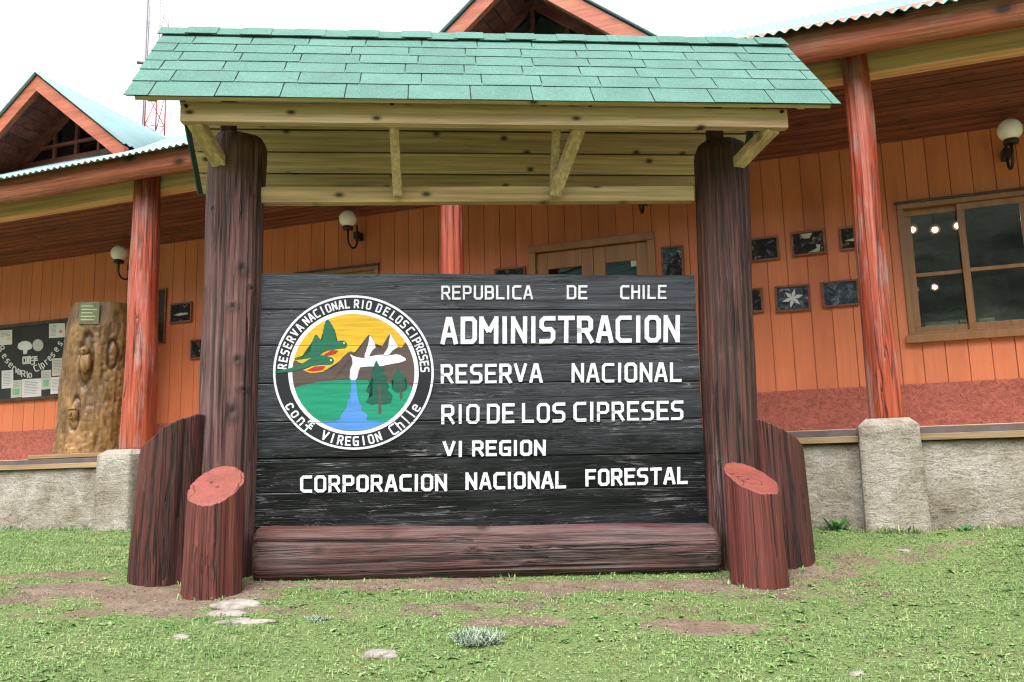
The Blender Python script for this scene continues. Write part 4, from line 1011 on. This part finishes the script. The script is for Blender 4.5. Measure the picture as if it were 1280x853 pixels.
nprism([(88, 300), (92, 280), (110, 268), (130, 265), (150, 272), (162, 288), (158, 304), (138, 312), (134, 330), (118, 332), (116, 312), (100, 310)]); obj('tree_cutout', bm, MT['paper'], felt)
bm = BM(); nprism([(190+27*math.cos(R(a)), 287+30*math.sin(R(a))) for a in range(0, 360, 20)]); nprism([(190+21*math.cos(R(a)), 287+23*math.sin(R(a))) for a in range(0, 360, 20)], .0026); obj('round_badge', bm, MT['paper2'], felt)
sheets = [((-4, 62, 212, 286), 'white', 'white sheet pinned in the upper left of the notice board', 'yellow'), ((247, 326, 178, 250), 'white', 'white sheet with a small red mark, top right on the notice board', 'red'), ((262, 321, 352, 440), 'paper2', 'grey printed sheet at the notice board\'s right edge, above another sheet', None),
 ((254, 314, 446, 530), 'white', 'white sheet in the notice board\'s lower right corner', None), ((208, 257, 412, 508), 'paper2', 'sheet with a green picture, between the notice board\'s lower right sheets', 'green'), ((112, 208, 455, 547), 'white', 'wide white printed sheet at the bottom middle of the notice board', None),
 ((56, 110, 462, 549), 'paper2', 'sheet with a green square at the notice board foot, left of the wide sheet', 'green'), ((10, 68, 413, 503), 'white', 'white sheet under the first letters of Reserva on the notice board', None)]
MT['red_ink'] = plain('red print', (.6, .05, .05), .6); MT['green_ink'] = plain('green print', (.13, .27, .17), .6); MT['yellow_ink'] = plain('yellow print', (.6, .42, .05), .6)
for k, ((x0, x1, y0, y1), m, lab, spot) in enumerate(sheets):
    P = [mpN(x0, y0+2), mpN(x1, y0-2), mpN(x1, y1-3), mpN(x0, y1+2)]; cx = sum(p[0] for p in P)/4; cz = sum(p[1] for p in P)/4
    r_ = on_wall('notice_sheet', lab, 'paper', cx, cz, NF-.0035-.0007*(k % 3), 'sheets pinned to the notice board')
    bm = BM(); prism(bm, [(p[0]-cx, p[1]-cz) for p in P][::-1], -.0008, 0.0); obj('sheet', bm, MT['paper' if m == 'white' else m], r_)
    bm = BM(); w_ = (P[1][0]-P[0][0])/2; h_ = (P[0][1]-P[3][1])/2
    for q in range(9):
        zz = h_*(.72-.17*q)
        if spot and q > 3 and spot != 'red': continue
        L = random.uniform(.4, .75); box(bm, -w_*.75, w_*L if spot != 'red' else -w_*.1, -.0014, -.0008, zz-h_*.02, zz+h_*.03)
    obj('print', bm, MT['ink'], r_)
    if spot:
        bm = BM(); c0 = w_*.5 if spot in ('red', 'yellow') else 0; sx = w_*(.25 if spot in ('red', 'yellow') else .6); z_ = -h_*.2 if spot in ('red', 'yellow') else -h_*.3
        if spot == 'red': box(bm, c0-sx, c0+sx, -.0015, -.0008, z_-h_*.06, z_+h_*.06); box(bm, c0-sx*.3, c0+sx*.3, -.00165, -.0008, z_-h_*.25, z_+h_*.25)
        else: box(bm, c0-sx, c0+sx, -.0015, -.0008, z_-h_*(.2 if spot == 'yellow' else .4), z_+h_*(.2 if spot == 'yellow' else .3))
        obj('coloured_print', bm, MT[spot+'_ink'], r_)
# carved trunk
TW = .85; ua, _ = BD.un(75, 572, TW); ub, _ = BD.un(155, 572, TW); uc = (ua+ub)/2+.06; tz = BD.un(122, 386, TW)[1]
tr = thing('carved_trunk', 'thick honey brown carved tree trunk standing on the porch between notice board and left column', 'tree trunk', BD.world(uc, TW, FLOOR+.0045), BD.a)
bm = BM(); H_ = tz-FLOOR; n, m = 150, 210; rings = []; rec = []
owl = (-.55, .72); face = (-.75, .36)
for j in range(m+1):
    t = j/m; ring = []
    r0 = .41 - .035*t - .03*max(0, t-.85)/.15; off = .05*t
    for k in range(n):
        th = 2*math.pi*k/n; cx, cy = math.cos(th), math.sin(th); z = t*H_
        q = Vector((cx*3, cy*3, z*3.2)); d = noise.noise(q*1.0)*.05
        vor = noise.voronoi(Vector((cx*6.5, cy*6.5, z*11)))[0]; crv = max(0, .5 + .5*noise.noise(Vector((cx*1.5, cy*1.5, z*1.4+3))))
        zone = 1 if .06 < t < .86 else .15
        d += zone*crv*.075*(min(.5, vor[1]-vor[0])-.2)
        d += zone*.028*noise.noise(Vector((cx*12, cy*12, z*5))) + zone*.02*noise.noise(Vector((cx*24, cy*24, z*9)))
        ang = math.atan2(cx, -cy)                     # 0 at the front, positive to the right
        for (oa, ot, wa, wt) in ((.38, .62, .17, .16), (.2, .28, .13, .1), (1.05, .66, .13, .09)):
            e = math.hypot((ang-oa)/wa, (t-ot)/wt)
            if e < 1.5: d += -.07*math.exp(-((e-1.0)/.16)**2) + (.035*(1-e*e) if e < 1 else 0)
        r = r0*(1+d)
        rec.append(max(0.0, min(1.0, -d*14+.25)))  # painted shade, stronger where the carving sinks in
        ring.append(bm.verts.new((off+cx*r, cy*r, z + (0.015*noise.noise((cx, cy, 7)) if j == m else 0))))
    rings.append(ring)
for j in range(m):
    for k in range(n): f = bm.faces.new((rings[j][k], rings[j][(k+1) % n], rings[j+1][(k+1) % n], rings[j+1][k])); f.smooth = True
bm.faces.new(rings[0][::-1]); bm.faces.new(rings[-1])
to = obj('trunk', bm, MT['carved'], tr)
at = to.data.attributes.new('groove_shade', 'FLOAT', 'POINT'); at.data.foreach_set('value', np.array(rec, dtype=np.float32))
def blob(bm, c, r):
    t_ = BM(); bmesh.ops.create_uvsphere(t_, u_segments=18, v_segments=12, radius=1)
    for f in t_.faces: f.smooth = True
    merge(bm, t_, Matrix.Translation(c) @ Matrix.Diagonal((*r, 1)))
bm = BM(); a = .38; cx, cy = .03+.40*math.sin(a), -.40*math.cos(a); zc = H_*.60
blob(bm, (cx, cy, zc), (.06, .05, .12)); blob(bm, (cx, cy-.015, zc+.12), (.05, .045, .055)); 
for s in (-1, 1): blob(bm, (cx+s*.02, cy-.058, zc+.13), (.014, .01, .014)); blob(bm, (cx+s*.055, cy-.01, zc), (.02, .035, .09))
obj('carved_owl', bm, MT['carved'], tr)
bm = BM(); a = .2; cx, cy = .01+.41*math.sin(a), -.41*math.cos(a); zc = H_*.28
blob(bm, (cx, cy, zc), (.055, .05, .085)); blob(bm, (cx+.01, cy-.05, zc), (.014, .02, .028)); blob(bm, (cx+.0, cy-.03, zc+.05), (.05, .03, .012)); blob(bm, (cx, cy-.04, zc-.045), (.028, .015, .01)); obj('carved_face', bm, MT['carved'], tr)
PR = Matrix.Rotation(.48, 4, 'Z') @ Matrix.Translation((.0, .012, 0))
t_ = BM(); box(t_, -.10, .10, -.425, -.405, H_*.845, H_*.985, .003); bm = BM(); merge(bm, t_, PR); obj('plaque', bm, plain('green grey plaque', (.10, .105, .05), .5, var=.3, vs=12), tr)
t_ = BM(); bm = BM()
for k in range(5): box(t_, -.08, .08-.05*random.random(), -.4265, -.4245, H_*(.87+.022*k), H_*(.877+.022*k))
merge(bm, t_, PR); obj('plaque_print', bm, plain('pale plaque print', (.3, .33, .2), .6), tr)
# paper on the door glass
u, z = wu(795, 325); r_ = on_wall('door_notice', 'small pale paper taped to the right door pane above the signboard', 'paper', u, z, WALLW+.026)
bm = BM(); box(bm, -.055, .055, -.0012, 0, -.055, .055); obj('sheet', bm, MT['paper'], r_)
# spotlights inside the room
for px, py, w_, lab in ((1140, 286, 2.6, 'lit spotlight inside the big window, leftmost of the upper three'), (1168, 286, 2.6, 'lit spotlight inside the big window, middle of the upper three'), (1196, 281, 2.6, 'lit spotlight inside the big window beside the middle bar, rightmost of the upper three'),
                        (1143, 361, 5.0, 'lit spotlight low in the left sash of the big window, at the sash edge'), (1168, 358, 5.0, 'lit spotlight low in the left sash of the big window, right of its twin')):
    u, z = BD.un(px, py, w_); r_ = thing('ceiling_spotlight', lab, 'spotlight', BD.world(u, w_, z), BD.a, 'lit spotlights inside the room')
    s = .05 if w_ < 4 else .05
    t_ = BM(); lathe(t_, [(s*.5, -.06), (s, .03), (s*1.02, .035)], n=16); bm = BM(); merge(bm, t_, Matrix.Rotation(R(115), 4, 'X')); obj('shade', bm, MT['winwood'], r_)
    t_ = BM(); bmesh.ops.create_uvsphere(t_, u_segments=14, v_segments=8, radius=s*.5); bm = BM(); merge(bm, t_, Matrix.Translation((0, -.036, -.018)) @ Matrix.Diagonal((1, .35, 1, 1))); obj('bulb', bm, MT['spot'], r_, True)
    bm = BM(); tube(bm, [(0, .03, .03), (.01, .06, 3.25-z)], .008, 8); obj('stem', bm, MT['black_metal'], r_)
# cartons on the inner sill
MT['carton'] = plain('pale green carton', (.32, .36, .24), .7); MT['carton2'] = plain('grey green carton', (.2, .23, .18), .7)
bm = BM(); box(bm, win_l+.05, win_r-.05, WALLW+.072, WALLW+.26, win_b+.04, win_b+.075, .003); obj('inner_sill', bm, MT['winwood'], rb)
for x0, x1, y0, y1, m, lab in ((1158, 1197, 402, 413, 'carton', 'long pale carton lying on the sill in the left sash of the big window'), (1201, 1213, 400, 410, 'carton2', 'short green carton on the window sill beside the middle bar'), (1224, 1242, 398, 408, 'carton2', 'grey carton on the window sill in the right sash')):
    a = BD.un(x0, y1, WALLW+.14); b = BD.un(x1, y0, WALLW+.14); r_ = thing('carton', lab, 'box', BD.world((a[0]+b[0])/2, WALLW+.16, win_b+.077), BD.a)
    hw = (b[0]-a[0])/2; hh = max(.07, b[1]-(win_b+.077)); bm = BM(); box(bm, -hw, hw, -.05, .05, 0, hh, .003); obj('body', bm, MT[m], r_)
    bm = BM(); box(bm, -hw-.002, hw+.002, -.052, .052, hh-.018, hh+.003, .002); obj('lid', bm, MT['carton' if m == 'carton2' else 'carton2'], r_)

# ------------------------------------------------------------------ radio mast far behind
def mast():
    d = ray(194, 150); D = 30.0; p = EYE + d*(D/d.y); base = Vector((p.x, p.y, .17))
    r_ = thing('radio_mast', 'thin red and white lattice radio mast rising behind the sign roof', 'mast', base, .35)
    W = .40; legs = [Vector((W*math.cos(a), W*math.sin(a), 0)) for a in (R(90), R(210), R(330))]
    H = 4.05
    for s in range(6):
        bm = BM(); z0, z1 = s*H+.001, (s+1)*H
        for l in legs: tube(bm, [l+Vector((0, 0, z0)), l+Vector((0, 0, z1))], .026 if s < 4 else .018, 8)
        n = 3
        for k in range(n):
            za, zb = z0+(z1-z0)*k/n, z0+(z1-z0)*(k+1)/n
            for i in range(3):
                a, b = legs[i], legs[(i+1) % 3]
                if k % 2: a, b = b, a
                tube(bm, [a+Vector((0, 0, za)), b+Vector((0, 0, zb))], .015 if s < 4 else .010, 6)
                if i < 2: tube(bm, [a+Vector((0, 0, za+.02)), b+Vector((0, 0, za+.02))], .013 if s < 4 else .008, 6)
        obj('mast_section', bm, MT['mast_red' if s < 4 else 'mast_white'], r_)
    bm = BM(); tube(bm, [legs[1]+Vector((-.06, -.05, 0)), legs[1]+Vector((-.06, -.05, 24))], .03, 6); obj('cable', bm, MT['mast_grey'], r_)
    bm = BM(); tube(bm, [legs[1]+Vector((-.35, -.1, 15.9)), legs[1]+Vector((.05, -.1, 15.9))], .06, 8); obj('antenna', bm, MT['mast_grey'], r_)
mast()

# ------------------------------------------------------------------ stones, weeds, grass
for k, (px, py, rx, ry, rz, lab) in enumerate(((298, 758, .125, .07, .035, 'flat pale stone in bare soil at the foot of the left stump, nearest to it'), (283, 768, .09, .04, .02, 'low pinkish stone half sunk below the biggest pale stone'), (304, 779, .13, .035, .022, 'long flat pale stone in the grass edge below the left stump'),
        (475, 820, .07, .035, .025, 'small pale stone alone in the lawn below the emblem'), (226, 797, .035, .02, .016, 'tiny pale stone in the lawn below the left stump'), (1130, 689, .035, .02, .012, 'small pale stone in the grass in front of the right concrete pedestal'), (1072, 843, .03, .016, .012, 'small pale stone at the lower right edge of the lawn'))):
    p = ground_at(px, py); r_ = bm = BM(); boulder(bm, (0, 0, 0), (rx, ry, rz), k+20, 4); o = obj('stone', bm, MT['stone']); o.location = p + Vector((0, 0, -rz*.1)); tag(o, lab, 'stone')
def leaf(bm, base, d, L, w_, bend, seg=4):
    d = d.normalized(); side = d.cross(Vector((0, 0, 1))); side = side.normalized() if side.length > .05 else Vector((1, 0, 0)); prev = None; p = Vector(base)
    for i in range(seg+1):
        t = i/seg; ww = w_*math.sin(math.pi*(.12+.88*t))*.5+.0006 if i < seg else .0004
        cur = (bm.verts.new(p-side*ww), bm.verts.new(p+side*ww))
        if prev: bm.faces.new((prev[0], prev[1], cur[1], cur[0]))
        prev = cur; d = (d + Vector((0, 0, -bend/seg))).normalized(); p = p + d*L/seg
def plant(name, px, py, n, L, w_, mat_, lab, spread=1.0, upr=.6, rad=.03, bend=.8):
    p = ground_at(px, py); bm = BM()
    for _ in range(n):
        a = random.uniform(0, 2*math.pi); d = Vector((math.cos(a)*spread*random.uniform(.3, 1), math.sin(a)*spread*random.uniform(.3, 1), upr*random.uniform(.5, 1.3)))
        q = random.uniform(0, rad); a2 = random.uniform(0, 6.28)
        leaf(bm, (q*math.cos(a2), q*math.sin(a2), -.005), d, L*random.uniform(.55, 1.1), w_*random.uniform(.7, 1.2), bend*random.uniform(.4, 1.2))
    o = obj(name, bm, MT[mat_], recalc=False); o.location = p; return tag(o, lab, 'plant')
plant('weed_clump', 597, 800, 1100, .058, .0055, 'sage', 'bushy grey green weed clump in the lawn below the board', 1, 1.0, .105, .9)
plant('weed_clump', 397, 775, 260, .035, .005, 'sage', 'small grey green weed clump in the lawn below the emblem', 1, .9, .055, .9)
plant('broadleaf_weed', 1046, 664, 42, .15, .032, 'weed', 'broad leaved green weed at the wall foot left of the right pedestal', 1, .8, .05, 1.0)
plant('broadleaf_weed', 1130, 664, 36, .10, .02, 'weed', 'low green weed at the foot of the right concrete pedestal', 1, .9, .1, .9)
plant('broadleaf_weed', 1205, 664, 26, .08, .018, 'weed', 'small green weed at the wall foot right of the right pedestal', 1, .9, .08, .9)

def grass_field(n, xr, yr, hmin, hmax, wmin, wmax, leafy=False, soil=False):
    xs_ = rng.uniform(*xr, n); ys_ = rng.uniform(*yr, n); keep = []
    for x, y in zip(xs_, ys_):
        if abs(x) > .66*y + .45: continue
        wb = (x*BD.W.x + (y-6.6)*BD.W.y)
        if wb > -.08: continue
        b = bare(x, y); den = .62 + .5*noise.noise((x*1.7, y*1.7, 8)) + .35*noise.noise((x*6, y*6, 2))
        if soil: k = random.random() < b + .04
        else: k = random.random() > b*.97 + .03 and random.random() < max(.22, den*.92 + .42*noise.noise((x*15, y*15, 9)))
        if k: keep.append((x, y, ground_z(x, y) + noise.noise((x*1.4, y*1.4, 0))*.012 + noise.noise((x*7, y*7, 2))*.006, 1-b))
    P = np.array(keep); m = len(P)
    a = rng.uniform(0, 2*np.pi, m); h = rng.uniform(hmin, hmax, m)*(.5+.5*P[:, 3]); wd = rng.uniform(wmin, wmax, m); ln = rng.uniform(.3, 1.1, m)
    lump_ = np.array([.8 + .5*max(-.6, noise.noise((x*3.1, y*3.1, 6))) + .75*noise.noise((x*13, y*13, 3)) for x, y in P[:, :2]]).clip(.25, 2); h *= lump_
    d = np.stack([np.cos(a), np.sin(a), np.zeros(m)], 1); s = np.stack([-np.sin(a), np.cos(a), np.zeros(m)], 1); Z = np.array([0, 0, 1.0]); B = P[:, :3].copy(); B[:, 2] -= .004
    if leafy:                                     # clover-like leaflet: rhomb on a height
        hh = h[:, None]; c = B + Z*hh; L = wd[:, None]*1.15; t = rng.uniform(-.5, .5, (m, 1))
        v0 = c; v1 = c + d*L*.5 + s*wd[:, None]*.5 + Z*L*t*.5; v2 = c + d*L + Z*L*t*.8; v3 = c + d*L*.5 - s*wd[:, None]*.5 + Z*L*t*.3
        V = np.stack([v0, v1, v2, v3], 1).reshape(-1, 3); FQ = np.arange(4*m).reshape(-1, 4); loops = FQ.ravel(); starts = np.arange(0, 4*m, 4)
    else:
        hw = (wd/2)[:, None]; hh = h[:, None]; le = ln[:, None]
        m1 = B + Z*hh*.62 + d*hh*le*.35; tp = B + Z*hh*np.clip(1.0-.35*le, .25, 1) + d*hh*le*1.0
        V = np.stack([B-s*hw, B+s*hw, m1+s*hw*.85, m1-s*hw*.85, tp], 1).reshape(-1, 3)
        i0 = (np.arange(m)*5)[:, None]; FQ = np.concatenate([i0+np.array([0, 1, 2, 3]), i0+np.array([3, 2, 4])], 1); loops = FQ.ravel(); starts = np.stack([np.arange(m)*7, np.arange(m)*7+4], 1).ravel()
    return V, loops, starts
def np_mesh(name, parts, m):
    V = []; Lp = []; St = []; vo = lo = 0
    for v, l, s in parts: V.append(v); Lp.append(l+vo); St.append(s+lo); vo += len(v); lo += len(l)
    V = np.concatenate(V); Lp = np.concatenate(Lp); St = np.concatenate(St)
    me = bpy.data.meshes.new(name); me.vertices.add(len(V)); me.vertices.foreach_set('co', V.astype(np.float32).ravel()); me.loops.add(len(Lp)); me.loops.foreach_set('vertex_index', Lp.astype(np.int32)); me.polygons.add(len(St)); me.polygons.foreach_set('loop_start', St.astype(np.int32))
    me.update(calc_edges=True); me.validate(); me.materials.append(m); o = bpy.data.objects.new(name, me); COL.objects.link(o); return struct(o, 'stuff')
np_mesh('grass', [grass_field(340000, (-6.2, 5.0), (2.7, 8.6), .012, .034, .002, .0045), grass_field(260000, (-6.2, 5.0), (2.7, 8.6), .006, .024, .007, .014, True)], MT['grass'])
np_mesh('dry_litter', [grass_field(90000, (-6.2, 5.0), (2.7, 8.6), .005, .02, .0025, .006, False, True), grass_field(60000, (-6.2, 5.0), (2.7, 8.6), .001, .010, .005, .018, True, True)], MT['straw'])
# grit scattered over the bare soil
V = []; Lp = []; St = []; k = 0
for _ in range(9000):
    x = random.uniform(-4.5, 3.6); y = random.uniform(3.0, 6.4)
    if abs(x) > .66*y + .3 or random.random() > bare(x, y)*.9 + .03: continue
    z = ground_z(x, y) + noise.noise((x*1.4, y*1.4, 0))*.012 + noise.noise((x*7, y*7, 2))*.006
    r_ = .002 + .007*random.random()**4; o = len(V)
    P = [(x+r_*random.uniform(.7, 1.3)*math.cos(a), y+r_*random.uniform(.7, 1.3)*math.sin(a), z) for a in (0, 1.57, 3.14, 4.71)] + [(x, y, z+r_*random.uniform(.5, 1.1))]
    V += P
    for t in ((0, 1, 4), (1, 2, 4), (2, 3, 4), (3, 0, 4)): Lp += [o+i for i in t]; St.append(k); k += 3
np_mesh('grit', [(np.array(V), np.array(Lp), np.array(St))], MT['straw'])
bm = BM()
for _ in range(1500):
    y = 2.9 + 4.2*random.random()**1.3; x = random.uniform(-.63*y-.2, .63*y+.2)
    if (x*BD.W.x + (y-6.6)*BD.W.y) > -.3 or bare(x, y) > .55 or noise.noise((x*1.3, y*1.3, 17)) < -.12: continue
    z = ground_z(x, y) + noise.noise((x*1.4, y*1.4, 0))*.012 + noise.noise((x*7, y*7, 2))*.006; L = random.uniform(.012, .034)
    for k in range(random.randint(5, 10)):
        a = random.uniform(0, 6.28); leaf(bm, (x, y, z+.004), Vector((math.cos(a), math.sin(a), random.uniform(.25, 1.0))), L*random.uniform(.6, 1.2), L*.42, random.uniform(.5, 1.3), 3)
def tuft(x, y, n, L):
    z = ground_z(x, y)
    for _ in range(n):
        a = random.uniform(0, 6.28); leaf(bm, (x+random.gauss(0, .012), y+random.gauss(0, .012), z-.004), Vector((math.cos(a)*.5, math.sin(a)*.5, random.uniform(.5, 1.4))), L*random.uniform(.5, 1.2), random.uniform(.003, .006), random.uniform(.2, .9), 3)
for _ in range(420):                                   # longer grass the mower missed, along the wall and round the logs
    u = random.uniform(-5.6, 4.2); wv = -.13 - .05*random.random() if not any(abs(u-q) < .24 for q in (2.66, -3.72, -.5)) else -.31
    if noise.noise((u*2.2, 3, 3)) > -.15: p = BD.world(u, wv, 0); tuft(p.x, p.y, random.randint(4, 9), random.uniform(.03, .075))
for uu, ww, rr in ((-1.66, 0, .2), (1.32, 0, .2), (-1.63, -.45, .18), (1.28, -.45, .18), (-1.95, -.1, .21), (1.62, -.02, .2)):
    for _ in range(9):
        a = random.uniform(0, 6.28); p = SG.world(uu+rr*math.cos(a), ww+rr*math.sin(a), 0); tuft(p.x, p.y, random.randint(2, 6), random.uniform(.02, .05))
for _ in range(30):
    p = SG.world(random.uniform(-1.45, 1.15), -.25+random.uniform(-.03, .02), 0); tuft(p.x, p.y, random.randint(2, 5), random.uniform(.02, .045))
struct(obj('lawn_weeds', bm, MT['grass'], recalc=False), 'stuff')
